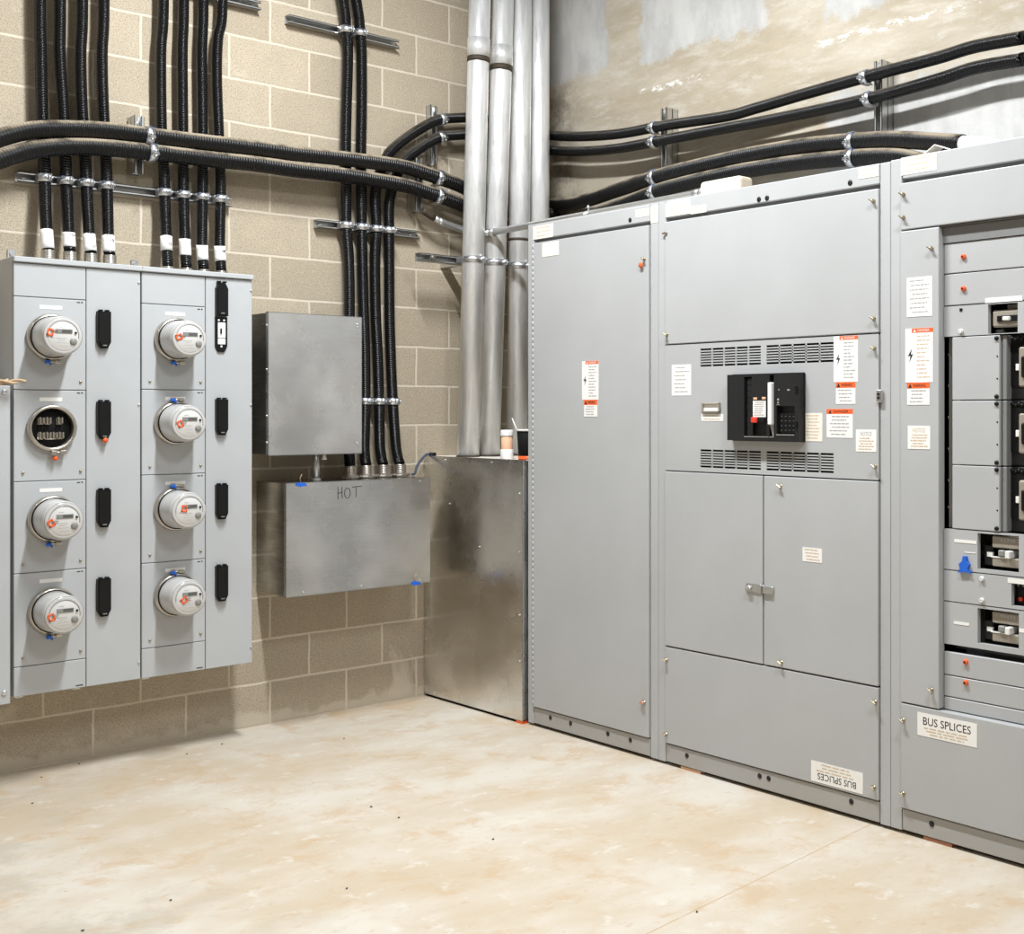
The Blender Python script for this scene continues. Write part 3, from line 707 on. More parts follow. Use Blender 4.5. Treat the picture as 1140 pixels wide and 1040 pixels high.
# electric meters
def make_meter():
    r = thing('electric_meter', '', 'electric meter', (0, 0, 0), 0, 'round electric meters')
    m = MB(); m.lathe([(.086, 0), (.094, .002), (.095, .014), (.092, .022), (.087, .026), (.084, .026)], ORI, 40); m.build('clamp_ring', M['nickel'], r)
    m = MB(); m.lathe([(.083, .0), (.083, .030), (.0815, .034), (.080, .045), (.0785, .120), (.0765, .134), (.072, .142), (.066, .1445), (.060, .144), (0, .144)], ORI, 48); m.build('cover', M['meter'], r)
    m = MB(); m.lathe([(.086, .0258), (.0868, .0275), (.0868, .032), (.0835, .0335)], ORI, 40); m.build('gasket', M['black'], r)
    m = MB(); m.lathe([(0, .1456), (.0585, .1456), (.060, .1445)], ORI, 40); fc = m.build('faceplate', M['meter_face'], r)
    m = MB(); m.lathe([(.0715, .1418), (.0725, .1428), (.0735, .1412)], ORI, 40); m.build('rim_groove', M['grey_mid'], r)
    m = MB(); t = []
    for k in range(21):
        a = PI * (-.05 + 1.1 * k / 20); t.append((.058 * math.cos(a), -.1462, .058 * math.sin(a) + .001))
    m.tube(t, .0012, 6); m.build('dial_arc', M['grey_mid'], fc)
    m = MB(); m.box(-.030, .034, -.1485, -.1455, .010, .026, .001); lc = m.build('display_bezel', M['grey_mid'], fc)
    m = MB(); m.box(-.006, .030, -.1492, -.1484, .0125, .0235); m.build('display', M['lcd'], lc)
    m = MB(); m.lathe([(0, .006), (.004, .005), (.005, 0)], at(.0465, -.1456, .013), 10); m.build('button', M['black'], fc)
    m = MB(); m.lathe([(0, .006), (.011, .006), (.013, .004), (.014, 0)], at(.038, -.1456, -.022), 16); m.build('optical_port', M['grey_mid'], fc)
    m = MB()
    for (a, b, z, t2) in ((-.028, .010, -.010, .0012), (-.020, .006, -.018, .001), (-.026, .016, -.028, .0008), (-.016, .018, -.040, .0008), (-.022, -.004, .034, .001), (-.046, -.036, -.008, .0022)): m.box(a, b, -.1460, -.1455, z - t2, z + t2)
    m.build('printed_text', M['inkgrey'], fc)
    return r
MPOS = [(-1.066, 1.790, 'A', 'topmost electric meter of the left meter cabinet', 'b'), (-1.062, 1.058, 'A', 'electric meter directly below the open socket in the left cabinet', 'b'), (-1.061, .686, 'A', 'bottom electric meter of the left meter cabinet', 'b'),
        (-.558, 1.800, 'B', 'topmost electric meter of the right meter cabinet, beside the flipped-up breaker cover', 'b'), (-.560, 1.441, 'B', 'second electric meter from the top in the right cabinet', 't'), (-.560, 1.071, 'B', 'third electric meter from the top in the right cabinet', 't'), (-.560, .700, 'B', 'bottom electric meter of the right meter cabinet', 't')]
proto = None
SEAL = [(-.048, .012, .3), (-.050, -.006, -.5), (-.050, -.004, -.3), (-.046, .004, 1.2), (-.040, -.002, -.4), (-.022, .010, .1), (-.022, -.006, .9)]
for i, (x, z, cb, lab, pos) in enumerate(MPOS):
    if proto is None: o = proto = make_meter()
    else: o = dup(proto)
    o['label'] = lab; o.location = (x, -.2502, z)
METERS = [o for o in COL.objects if o.name.startswith('electric_meter')]
for i, (o, (x, z, cb, lab, pos)) in enumerate(zip(METERS, MPOS)):
    WM[o] = Matrix.Translation((x, -.2502, z)); s = 1 if pos == 'b' else -1
    fr = Matrix.Translation((x, -.2502, z))
    m = MB(fr); hasp(m, 0.002, -.014, -s * .094, s); hp = m.build('ring_hasp', M['nickel'], o)
    m = MB(fr); m.box(-.032, -.012, -.034, -.024, -s * .100 - .008, -s * .100 + .006, .003); m.box(-.014, -.006, -.030, -.026, -s * .100 - .014, -s * .100 - .004, .001); bs = m.build('blue_seal', M['blue'], o); bs['label'] = 'blue seal tag on the clamp ring'
    dx, dz, a = SEAL[i]
    m = MB(fr); T = Matrix.Translation((dx, -.1475, dz)) @ Matrix.Rotation(a, 4, 'Y')
    for q in ((-.013, -.007, -.015, .013), (.006, .012, -.013, .013), (-.013, .012, -.015, -.008), (-.010, .010, .008, .014)): m.box(q[0], q[1], -.002, .001, q[2], q[3], .001, mat=T)
    st = m.build('seal_sticker', M['orange'], o); st['label'] = 'torn orange sticker on the meter face'
    m = MB(fr); m.tube([(dx + .002, -.149, dz + .003), (dx + .014, -.150, dz + .008), (dx + .026, -.1495, dz + .006)], .0018, 6); m.build('seal_wire', M['grey_mid'], st)

# the cabinet cut by the left picture edge
r = thing('wall_cabinet', 'grey cabinet cut by the left picture edge, left of the meter cabinets', 'cabinet', (-1.50, 0, .34))
MB().box(-1.80, -1.226, -.250, -.002, .345, 1.588, .002).build('enclosure', M['paint_blue'], r)
m = MB(); m.box(-1.80, -1.222, -.268, -.252, .339, 1.592, .003); m.build('front_cover', M['paint_blue'], r)
for z in (1.567, .385): screw(r, -1.244, -.268, z, r=.011, mat='zinc', name='cover_bolt')
m = MB()
for k in range(3): m.box(-1.32, -1.268 - .004 * k, -.2688, -.268, .366 - .008 * k, .370 - .008 * k)
m.build('printed_text', M['ink'], r)
for i in range(1):
    m = MB()
    for k in range(3):
        pts = []
        for j in range(24):
            t = j / 23; x = -1.62 + t * (.44 - .03 * k); ph = t * 22 + k * 2.09
            pts.append((x, -.262 - .05 * t + .007 * math.cos(ph), 1.606 + .004 * math.sin(7 * t) + .007 * math.sin(ph)))
        m.tube(pts, .0055, 8)
    o = m.build('wire_bundle', M['wire'], None, loc=(-1.40, -.28, 1.594)); tag(o, 'twisted tan wire bundle lying on top of the cabinet at left edge', 'wire')

# ------------------------------------------------------------------ galvanized boxes on the block wall
r = thing('pull_box', 'small upright galvanized box hanging between meter cabinets and black conduits', 'junction box', (.09, 0, 1.29), 0)
bd = -.305
bx0, bz1 = Lp(298.5, 346.8, bd); bx1 = Lp(403, 351, bd)[0]; bz0 = (Lp(299, 509.3, bd)[1] + Lp(403, 503.3, bd)[1]) / 2
MB().box(bx0 + .004, bx1 - .004, bd + .012, -.104, bz0 + .004, bz1 - .004, .001).build('enclosure', M['galv_side'], r)
for zq in (bz0 + .12, bz1 - .12):
    m = MB(); channel(m, 'x', bx0 + .03, bx0 + .34, zq, 0, 0, .103); m.build('mounting_channel', M['strut'], r)
m = MB(); m.box(bx0, bx1, bd, bd + .0025, bz0, bz1, .001); m.box(bx0, bx0 + .0025, bd, bd + .022, bz0, bz1); m.box(bx1 - .0025, bx1, bd, bd + .022, bz0, bz1); m.box(bx0, bx1, bd, bd + .022, bz1 - .0025, bz1); m.box(bx0, bx1, bd, bd + .022, bz0, bz0 + .0025); m.build('front_cover', M['galv_pale'], r)
for z in (bz1 - .06, bz1 - .26, bz1 - .47, bz0 + .06):
    m = MB(); m.cyl((bx0 + .003, bd + .013, z), (bx0 - .004, bd + .013, z), .005, 8); m.build('screw', M['zinc'], r)
for (x, z) in ((bx1 - .025, bz1 - .035), (bx1 - .025, bz1 - .050), (bx1 - .025, bz0 + .05)): screw(r, x, bd, z, r=.004, mat='zinc')
m = MB(); m.lathe([(0, .028), (.006, .028), (.008, .012), (.013, .002), (.013, 0), (0, 0)], Matrix.Translation((Lp(361, 506, -.26)[0], -.26, bz0 - .026)), 10); m.build('drain_plug', M['paper'], r)

hx0, hx1, hz0, hz1, hd = -.072, .702, .640, 1.1625, -.3
r = thing('splice_box', 'wide galvanized box on the block wall with HOT handwritten on its front', 'junction box', (.315, 0, hz0), 0)
MB().box(hx0 + .003, hx1 - .003, hd + .003, 0, hz0 + .003, hz1 - .0005, .001).build('enclosure', M['galv_side'], r)
m = MB(); m.box(hx0, hx1, hd, hd + .0022, hz0, hz1 + .001, .001); m.box(hx0, hx1, hd, hd + .020, hz1 - .001, hz1 + .001); m.box(hx0, hx0 + .002, hd, hd + .02, hz0, hz1); m.box(hx0, hx1, hd, hd + .02, hz0, hz0 + .002)
fc = m.build('front_cover', M['galv'], r)
for x in (hx0 + .085, .315, hx1 - .06):
    for z in (hz0 + .018, hz1 - .016): screw(r, x, hd, z, r=.0035, mat='zinc')
u0, zq0 = Lp(375, 556, hd); u1, zq1 = Lp(402, 541, hd)
m = MB()
def stroke(a, b): m.tube([(u0 + (u1 - u0) * a[0], hd - .0002, zq0 + (zq1 - zq0) * a[1]), (u0 + (u1 - u0) * b[0], hd - .0002, zq0 + (zq1 - zq0) * b[1])], .0017, 6)
for a, b in (((.05, 0), (.04, 1)), ((.22, .05), (.20, .98)), ((.05, .48), (.21, .55)), ((.62, .93), (1.02, .98)), ((.80, .95), (.78, .08))): stroke(a, b)
pts = [(u0 + (u1 - u0) * (.43 + .12 * math.cos(a)), hd - .0002, zq0 + (zq1 - zq0) * (.46 + .42 * math.sin(a))) for a in [2 * PI * k / 16 for k in range(17)]]
m.tube(pts, .0017, 6)
m.build('lettering', M['ink'], fc)
for x, z, lab, w in ((Lp(335.5, 542, hd)[0], hz1 - .006, 'blue tape tab at the top left of the box', .026), (Lp(463, 647.5, hd)[0], hz0 + .004, 'blue tape tab at the bottom right of the box', .026)):
    m = MB(); m.prism([(x - w, z - .007), (x - w * .3, z - .012), (x + w, z - .008), (x + w * .7, z + .004), (x - w * .6, z + .009), (x - w, z + .005)], hd - .006, hd); t = m.build('tape_tab', M['blue'], r); t['label'] = lab
    m = MB(); m.tube([(x - .004, hd - .003, z + .004), (x - .010, hd - .006, z + .028), (x - .002, hd - .008, z + .046)], .0014, 6); m.build('tie_wire', M['wire'], t)
# nipple joining the two boxes
r = thing('conduit_nipple', 'short bare tube joining the small upright box to the box marked HOT', 'conduit', (.13, -.20, hz1))
nx = Lp(352, 520, -.20)[0]
MB().cyl((nx, -.20, hz1), (nx, -.20, bz0 + .002), .017, 18).build('tube', M['emt'], r)
m = MB(); m.lathe([(.017, .012), (.022, .012), (.024, .008), (.024, 0), (.017, 0)], Matrix.Translation((nx, -.20, hz1 + .001)), 10, False); m.build('locknut', M['emt'], r)

# tall galvanized box in the corner
tx, ty, tz = .860, -.848, 1.258
r = thing('corner_trough', 'tall shiny galvanized box standing in the corner under the steel pipes', 'junction box', (tx, -.42, 0))
MB().box(tx + .003, 1.56, ty + .006, -.004, .012, tz - .003, .001).build('enclosure', M['galv_dark'], r)
m = MB(); m.box(tx, tx + .003, ty, -.003, .014, tz, .0012); m.box(tx, tx + .022, ty, ty + .003, .014, tz); m.box(tx, tx + .020, ty, -.003, tz - .001, tz + .0015); m.build('front_cover', M['galv_dark'], r)
m = MB(); m.box(tx + .02, 1.56, ty + .004, -.004, tz - .004, tz, .001); tp = m.build('top_plate', M['cream'], r); tp['label'] = 'dusty top plate of the tall box'
MB().box(tx + .01, 1.54, ty + .012, -.01, 0, .013).build('plinth', M['black_matt'], r)
FT = Matrix.Translation((tx, 0, 0)) @ Matrix.Rotation(-PI / 2, 4, 'Z')
for (u, z) in ((.02, 1.243), (.20, 1.243), (.60, 1.243), (.825, 1.10), (.825, .82), (.825, .52), (.825, .30), (.02, .60), (.02, .30), (.10, .03), (.62, .03), (.24, 1.02), (.50, .82)): screw(r, u, 0, z, FT, .0035, 'zinc')
m = MB(); m.tube(smooth_path([(Lp(459, 523, -.12)[0], -.12, hz1 + .008), (Lp(462, 521, -.1)[0], -.10, hz1 + .012), (Lp(465, 514, -.06)[0] , -.06, 1.215), (.845, -.035, 1.262), (.875, -.035, 1.268), (.90, -.04, 1.264)], .01), .0065, 10)
r = thing('cable_jumper', 'short slate flexible cable bridging box marked HOT and tall corner box', 'cable', (.80, -.08, hz1)); m.build('cable', M['cable_blue'], r)
MB().cyl((.872, -.035, 1.267), (.905, -.041, 1.2645), .011, 10).build('end_fitting', M['black'], r)

# bottle and bucket left on the tall box
bp = R3(562.5, 511, .905); bx, by = .915, bp.y
r = thing('bottle', 'small white bottle with orange band standing on the tall corner box', 'bottle', (bx, by, tz))
def zlathe(prof, x, y, z, name, mat, parent, n=24): return MB().lathe(prof, Matrix.Translation((x, y, z)), n).build(name, M[mat], parent)
k = 1.06
zlathe([(0, 0), (.031, 0), (.033, .003), (.032, .046), (.030, .048), (0, .048)], bx, by, tz, 'base', 'white', r)
zlathe([(.0285, .046), (.0285, .118), (0, .118)], bx, by, tz, 'body', 'peach', r)
zlathe([(.0315, .114), (.0315, .138), (.028, .143), (0, .143)], bx, by, tz, 'cap', 'white', r)
ux, uy = .955, -.775
r = thing('bucket', 'black bucket with white rim standing on the tall corner box', 'bucket', (ux, uy, tz))
zlathe([(0, 0), (.052, 0), (.060, .140), (.055, .140), (.050, .01), (0, .01)], ux, uy, tz, 'shell', 'black_matt', r)
zlathe([(.058, .138), (.064, .138), (.065, .146), (.058, .147), (0, .146)], ux, uy, tz, 'rim', 'white', r)
zlathe([(.0535, .003), (.0545, .018), (.053, .018)], ux, uy, tz, 'base_band', 'orange', r)
m = MB(); m.tube(smooth_path([(ux - .065, uy + .01, tz + .14), (ux - .075, uy + .02, tz + .175), (ux - .062, uy + .055, tz + .20)], .01), .003, 8); m.build('handle', M['white'], r)

# ------------------------------------------------------------------ steel pipes in the corner and their bracket
PY = -.28; PR = .0565
pipes = [((534.2, 0), (521.3, 500), 'leftmost', [(.0, 52, 68)]), ((560.3, 0), (544.6, 500), 'second from left', [(0, 68, 76)]), ((580.5, 0), (577.2, 350), 'third from left', [(0, 264, 268)]), ((600, 0), (600, 230), 'rightmost', [])]
PX = []
for i, (a, b, nm, cps) in enumerate(pipes):
    p, q = L3(a[0], a[1], PY), L3(b[0], b[1], PY); d = (p - q) / (p.z - q.z)
    bot = q + d * (tz - q.z + .001); top = q + d * (4.55 - q.z)
    r = thing('steel_pipe', f'{nm} of the four big galvanized pipes rising in the corner', 'pipe', tuple(bot), 0, 'galvanized pipes in the corner')
    MB().cyl(bot, top, PR, 36).build('pipe', M['pipe'], r); PX.append((q, d))
    def zpx(y): return L3(a[0] + (b[0] - a[0]) * y / b[1], y, PY - PR).z
    if i == 0: z0, z1, zt = zpx(66), zpx(60), zpx(39.5)
    elif i == 1: z0, z1, zt = zpx(76), zpx(69.5), zpx(48)
    elif i == 2: z0, z1, zt = zpx(267), zpx(264), zpx(266)
    else: z0 = None
    if z0 is not None:
        if i < 2:
            MB().cyl(q + d * (z1 - q.z), q + d * (zt - q.z), PR + .0028, 36).build('coupling', M['pipe'], r)
        tb = MB().cyl(q + d * (z0 - q.z), q + d * (z1 - q.z), PR + .0012, 36).build('thread_band', M['rust'], r); tb['label'] = 'dark exposed thread below the coupling'
    m = MB(); m.lathe([(PR + .001, .006), (PR + .004, .006), (PR + .006, 0), (PR + .001, 0)], Matrix.Translation(bot), 30); m.build('base_ring', M['rust'], r)
zbk = 2.272
xa = L3(466, 286, -.2).x
r = thing('pipe_bracket', 'cantilevered strut bracket holding the four steel pipes, left end free', 'bracket', (xa, -.2, zbk))
m = MB(); channel(m, 'x', xa, 1.575, zbk, 0, -.170, .041); m.build('cross_channel', M['strut'], r)
for x in (.98, 1.52):
    m = MB(); m.box(x - .02, x + .02, -.172, -.001, zbk - .02, zbk + .02, .002); m.build('wall_arm', M['strut'], r)
m = MB(); m.lathe([(0, .014), (.011, .013), (.012, 0)], at(xa + .075, -.208, zbk), 6, False); m.build('bolt', M['nickel'], r)
for i, ((q, d), nm) in enumerate(zip(PX, ['leftmost', 'second', 'third', 'rightmost'])):
    p = q + d * (zbk - q.z)
    clamp_at((p.x, p.y, zbk - .004 * i), PR, 'z', f'wide silver strap round the {nm} steel pipe at the bracket', 'straps on the steel pipes')

# thin-wall tube running along the switchboard top
ex = 1.055
E0 = R3(545, 259.5, ex); E1 = R3(782, 214.5, ex)
pts = [Vector((ex, E1.y, E1.z)), Vector((ex, (E0.y + E1.y) / 2, (E0.z + E1.z) / 2)), Vector((ex, E0.y, E0.z)), Vector((ex - .005, -.33, E0.z)), Vector((ex - .04, -.20, E0.z - .002)), L3(518, 256.5, -.115), L3(504, 252, -.105), L3(488, 245.5, -.105), L3(476, 238, -.105), L3(470, 234, -.105)]
r = thing('metal_conduit', 'thin bare metal tube along the switchboard top, bending up left of the pipes', 'conduit', (ex, E1.y, E1.z))
P = smooth_path(pts, .02)
MB().tube(P[:-4], .0168, 16).build('tube', M['emt'], r)
m = MB(); m.tube(P[-14:-5], .0185, 16); m.build('end_coupling', M['emt'], r)
m = MB(); m.tube(P[-5:], .0172, 16); m.build('open_end', M['rust'], r)
m = MB(); m.cyl((ex, E0.y + .03, E0.z), (ex, E0.y - .045, E0.z), .0205, 16); m.build('coupling', M['strut'], r)
m = MB(); m.cyl((ex, E1.y + .05, E1.z), (ex, E1.y + .015, E1.z), .020, 8); m.cyl((ex, E1.y + .012, E1.z), (ex, E1.y - .012, E1.z), .023, 8); m.build('box_connector', M['zinc'], r)
q = R3(655, 240, ex)
r = thing('tube_strap', 'small silver clip with a standing screw on the thin tube over switchboard', 'clamp', (ex, q.y, 2.40))
m = MB(); t = []
for k in range(17):
    a = PI * (-.25 + 1.5 * k / 16); t.append((ex + .021 * math.cos(a), q.y, q.z + .021 * math.sin(a)))
for dy in (-.010, -.005, 0, .005, .010): m.tube([(a, b + dy, c) for a, b, c in t], .003, 6)
m.box(ex - .03, ex + .03, q.y - .014, q.y + .014, 2.378, q.z - .014, .001); m.build('strap', M['zinc'], r)
m = MB(); m.cyl((ex, q.y, q.z + .018), (ex, q.y, q.z + .050), .004, 8); m.cyl((ex, q.y, q.z + .036), (ex, q.y, q.z + .043), .010, 6); m.build('screw', M['zinc'], r)
a, b = R3(780, 217, 1.03), R3(825, 211, 1.03)
r = thing('junction_box', 'small beige box on top of the switchboard at the tube end', 'junction box', (1.06, (a.y + b.y) / 2, 2.385))
m = MB(); m.box(1.02, 1.11, b.y, a.y, 2.386, 2.470, .018, 3); m.build('body', M['beige'], r)
m = MB(); m.box(1.015, 1.115, b.y - .004, a.y + .004, 2.386, 2.402, .004); m.build('base', M['beige'], r)

# ------------------------------------------------------------------ switchboard
ZTOP = 2.379; ZKICK = .092; ZBASE = .012
def zavg(*pts, dy=0.0): return sum(Rp(x, y, dy)[1] for x, y in pts) / len(pts)
def U(x, y=459, dy=0.0): return Rp(x, y, dy)[0]
def plate(parent, name, u0, u1, z0, z1, y0=-.002, th=.022, mat='paint', b=.003, gap=.0030):
    return MB(RF).box(u0 + gap, u1 - gap, y0, y0 + th, z0 + gap, z1 - gap, b, 2).build(name, M[mat], parent)
def knob_hole(parent, px, py, r=.010, dy=0.0):  # dark raised disc stands in for the shade of an open hole
    u, z = Rp(px, py, dy); m = MB(RF); m.lathe([(0, .0035), (r * .75, .0032), (r, .0015), (r, 0)], Matrix.Translation((u, dy, z)) @ ORI, 16)
    return m.build('dark_hole_disc', M['char'], parent)
def section(lab, u0, u1, posts):
    r = thing('switchboard_section', lab, 'switchboard', (XF, -(u0 + u1) / 2, 0), -PI / 2, 'floor standing switchboard sections')
    return r
UL = [U(588), U(733), U(991.7)]; UR = [U(733), U(991.7), U(991.7) + 1.05]
DEPTH = .68
def carcass(r, u0, u1, pl, pr, zt=ZTOP, bay=None):
    pw_l, pw_r = pl, pr
    m = MB(RF)
    if bay is None: m.box(u0 + .003, u1 - .003, .022, DEPTH, ZBASE + .004, zt - .004)
    else:
        m.box(u0 + .003, bay, .022, DEPTH, ZBASE + .004, zt - .004); m.box(bay, u1 - .003, .19, DEPTH, ZBASE + .004, zt - .004)
        m.box(u1 - .045, u1 - .003, .022, .19, .455, 2.33); m.box(bay, u1 - .003, .022, .19, ZBASE + .004, .455); m.box(bay, u1 - .003, .022, .19, Rp(1053, 271, .016)[1], zt - .004)
    m.build('carcass', M['paint_shaded'], r)
    for a, b in ((u0, u0 + pl), (u1 - pr, u1)):
        MB(RF).box(a + .0008, b - .0008, -.001, .05, ZBASE, zt, .0025, 2).build('frame_post', M['paint'], r)
    m = MB(RF); m.box(u0 + .01, u1 - .01, .03, DEPTH - .02, 0, ZBASE + .004); m.build('base_channel', M['black_matt'], r)

# --- section 1
S = section('narrow switchboard section with one full-height door, next to the corner box', UL[0], UR[0], None)
uL, uR = U(594.5), U(724.3)
carcass(S, UL[0], UR[0], uL - UL[0], UR[0] - uR)
zt = 2.290
plate(S, 'header_panel', uL, uR, zt + .012, ZTOP, -.001)
MB(RF).box(UL[0], UR[0], .0, DEPTH, ZTOP - .004, ZTOP).build('top_cover', M['paint'], S)
D1 = plate(S, 'door', uL + .003, uR, ZKICK, zt, -.010, .030)
kp = plate(S, 'kick_plate', uL, uR, ZBASE, ZKICK, -.001, mat='kick')
m = MB(RF)
zz = ZKICK + .01
while zz < zt - .02:
    m.cyl((uL + .004, -.009, zz), (uL + .004, -.009, zz + .022), .0035, 8); zz += .026
m.build('piano_hinge', M['paint'], D1)
for x, y in ((613, 800.5), (635.5, 806.5), (677, 818), (702, 825.3)):
    u = U(x); m = MB(RF); m.lathe([(0, .0035), (.008, .0032), (.0105, .0015), (.0105, 0)], Matrix.Translation((u, -.001, .0625)) @ ORI, 16); m.build('dark_hole_disc', M['char'], kp)
knob_hole(S, 701.5, 245, .010, -.001)
label(S, *quad_px([(593.9, 252.3), (616, 248.6), (616, 263.5), (594, 267)]), -.0012, paper='cream', rows=3, ink='inktan', name='rating_label')
label(D1, *quad_px([(605.5, 271.3), (624, 268.3), (624, 284), (605.7, 286.5)]), -.0102, paper='cream', rows=0, name='rating_label')
label(S, *quad_px([(708, 234.5), (723, 231.3), (722.8, 239.5), (708, 243.3)]), -.0012, paper='cream', rows=2, ink='inktan', name='rating_label')
label(S, *quad_px([(724.8, 229.3), (733, 227.8), (733, 247.2), (725, 248.8)]), -.0012, paper='cream', rows=3, ink='inktan', name='rating_label')
label(D1, *rect_px((650, 402.5), (668.3, 445)), -.0102, name='danger_label', header='orange_p', head=.08, hx=.22, title='DANGER', tcol='white', rows=11, bolt=True, desc='white danger label with orange header and lightning symbol')
label(D1, *rect_px((652.3, 445.2), (667, 464)), -.0102, name='warning_label', header='orange_p', head=.30, title='WARNING', tcol='ink', rows=4)
for x, y, oy in ((719.5, 288.5, -.024), (719.5, 781.5, 0)):
    u, z = Rp(x, y); wing_screw(D1, u, -.010, z)
    m = MB(RF)
    if oy: m.lathe([(0, .004), (.011, .003), (.013, 0), (0, -.002)], Matrix.Translation((u - .014, -.020, z - .026)) @ ORI, 8)
    else: m.box(u - .020, u + .004, -.024, -.014, z - .006, z + .004, .002)
    t = m.build('seal_tag', M['orange'], D1); t['label'] = 'orange seal on the door latch'

# --- section 2
S = section('middle switchboard section with the big black main breaker and vent slots', UL[1], UR[1], None)
uL, uR = U(741.3), U(980)
carcass(S, UL[1], UR[1], uL - UL[1], UR[1] - uR)
zt = 2.292
za = zavg((742, 385), (980, 370.3)); zb = zavg((742, 524.8), (980, 534)); zc = zavg((742, 720), (981, 764)); um = U(851.5)
plate(S, 'header_panel', uL, uR, zt + .012, ZTOP + .004, -.001)
MB(RF).box(UL[1], UR[1], .0, DEPTH, ZTOP - .004, ZTOP).build('top_cover', M['paint'], S)
P1 = plate(S, 'upper_panel', uL, uR, za, zt, -.008, .028)
D1 = plate(S, 'left_door', uL, um, zc, zb, -.010, .030); D2 = plate(S, 'right_door', um, uR, zc, zb, -.010, .030)
P3 = plate(S, 'lower_panel', uL, uR, ZKICK, zc, -.008, .028)
kp = plate(S, 'kick_plate', uL, uR, ZBASE, ZKICK, -.001, mat='kick')
# middle panel, pierced by four vents: built as strips round the slot fields
YM = -.008
vents = [(U(781.2), U(848.5), zavg((781, 388.5), (848, 386)), zavg((781, 408.8), (848, 405.3))), (U(854.8), U(929.6), zavg((855, 383.8), (929, 380.3)), zavg((855, 405.6), (929, 403.2))),
         (U(781.2), U(848.5), zavg((781, 501), (848, 502.2)), zavg((781, 521.7), (848, 522.9))), (U(854.8), U(930), zavg((855, 502.2), (930, 504)), zavg((855, 523.6), (930, 525.5)))]
zt1 = (vents[0][2] + vents[1][2]) / 2; zt0 = (vents[0][3] + vents[1][3]) / 2; zb1 = (vents[2][2] + vents[3][2]) / 2; zb0 = (vents[2][3] + vents[3][3]) / 2
va, vb, vc, vd = vents[0][0], vents[0][1], vents[1][0], vents[1][1]
m = MB(RF); g = .0022; Y1 = YM + .004
L_, R_ = uL + g, uR - g; B_, T_ = zb + g, za - g
for q in ((L_, R_, zt1, T_), (L_, va, zt0, zt1), (vb, vc, zt0, zt1), (vd, R_, zt0, zt1), (L_, R_, zb1, zt0), (L_, va, zb0, zb1), (vb, vc, zb0, zb1), (vd, R_, zb0, zb1), (L_, R_, B_, zb0)): m.box(q[0], q[1], YM, Y1, q[2], q[3])
for (a, b), (z0, z1) in (((va, vb), (zt0, zt1)), ((vc, vd), (zt0, zt1)), ((va, vb), (zb0, zb1)), ((vc, vd), (zb0, zb1))):
    for k in range(1, 5): c = a + (b - a) * k / 5; m.box(c - .0032, c + .0032, YM, Y1, z0, z1)
    for k in range(1, 7): c = z0 + (z1 - z0) * k / 7; m.box(a, b, YM, Y1 - .002, c - .0026, c + .0026)
for q in ((L_, L_ + .003, B_, T_), (R_ - .003, R_, B_, T_)): m.box(q[0], q[1], Y1, .02, q[2], q[3])
for q in ((L_, R_, T_ - .003, T_), (L_, R_, B_, B_ + .003)): m.box(q[0], q[1], Y1, .02, q[2], q[3])
PM = m.build('vented_panel', M['paint'], S)
m = MB(RF); m.box(va - .02, vd + .02, .016, .0215, zb0 - .01, zt1 + .01); m.build('vent_dark_sheet', M['black_matt'], S)  # black sheet added for the darkness inside the vents
for x, y, p in ((744.2, 372.5, P1), (974, 224, P1), (974.5, 354.5, P1), (975, 387.5, PM), (976, 519, PM), (871, 541, D2), (872, 737, D2), (743.8, 734.5, P3), (743.5, 817, P3), (976.5, 781, P3), (975, 876, P3)):
    u, z = Rp(x, y); wing_screw(p, max(u, uL + .012), -.008, z)
u, z = Rp(741.5, 260); m = MB(RF); m.box(u - .012, u + .018, -.016, -.006, z - .005, z + .005, .003); m.build('latch_pin', M['nickel'], P1)
for x, y in ((845, 222), (854, 220.5), (946.5, 203.5)): knob_hole(S, x, y, .0105, -.001)
for x in (765, 846, 856, 948):
    m = MB(RF); m.lathe([(0, .0035), (.008, .0032), (.0105, .0015), (.0105, 0)], Matrix.Translation((U(x), -.001, .0635)) @ ORI, 16); m.build('dark_hole_disc', M['char'], kp)
label(S, *quad_px([(741.5, 225.8), (769, 221.3), (769, 237.5), (741.5, 242)]), -.0012, paper='cream', rows=3, ink='inktan', name='rating_label')
label(S, *quad_px([(769.2, 230.7), (786.5, 227.2), (786.5, 235), (769.2, 239.8)]), -.0012, paper='cream', rows=2, ink='inktan', name='rating_label')
label(S, *quad_px([(956.3, 187.2), (978, 183), (978, 196), (956.5, 199.5)]), -.0012, paper='cream', rows=2, ink='inktan', name='rating_label')
label(PM, *rect_px((749.5, 406.5), (771, 440.3)), YM, name='instruction_label', rows=7, ink='inkgrey')
label(PM, *rect_px((929.8, 375), (956.8, 425)), YM, name='danger_label', header='orange_p', head=.08, hx=.24, title='DANGER', tcol='white', rows=11, bolt=True, desc='tall white danger label with orange header and lightning symbol')
label(PM, *rect_px((932.3, 425.6), (954, 449.7)), YM, name='warning_label', header='orange_p', head=.26, title='WARNING', tcol='ink', rows=4)
label(PM, *rect_px((922, 455.4), (951, 487.7)), YM, name='danger_label', header='orange_p', head=.17, title='DANGER', tcol='ink', rows=6, desc='square white label with orange header, lower of the group')
label(PM, *rect_px((896.8, 460), (917.2, 491.6)), YM, name='instruction_label', paper='cream', rows=8, ink='inktan')
label(PM, *rect_px((954.5, 478.2), (977.2, 503.3)), YM, name='notice_label', paper='paper', title='NOTICE', tcol='inkgrey', rows=5, ink='inktan', tsize=.30, big=.55)
label(PM, *rect_px((782.5, 461), (807, 468.8)), YM, name='caption_label', rows=2, ink='inktan')
u0, u1, z0, z1 = rect_px((784, 448.7), (804, 459.3)); m = MB(RF)
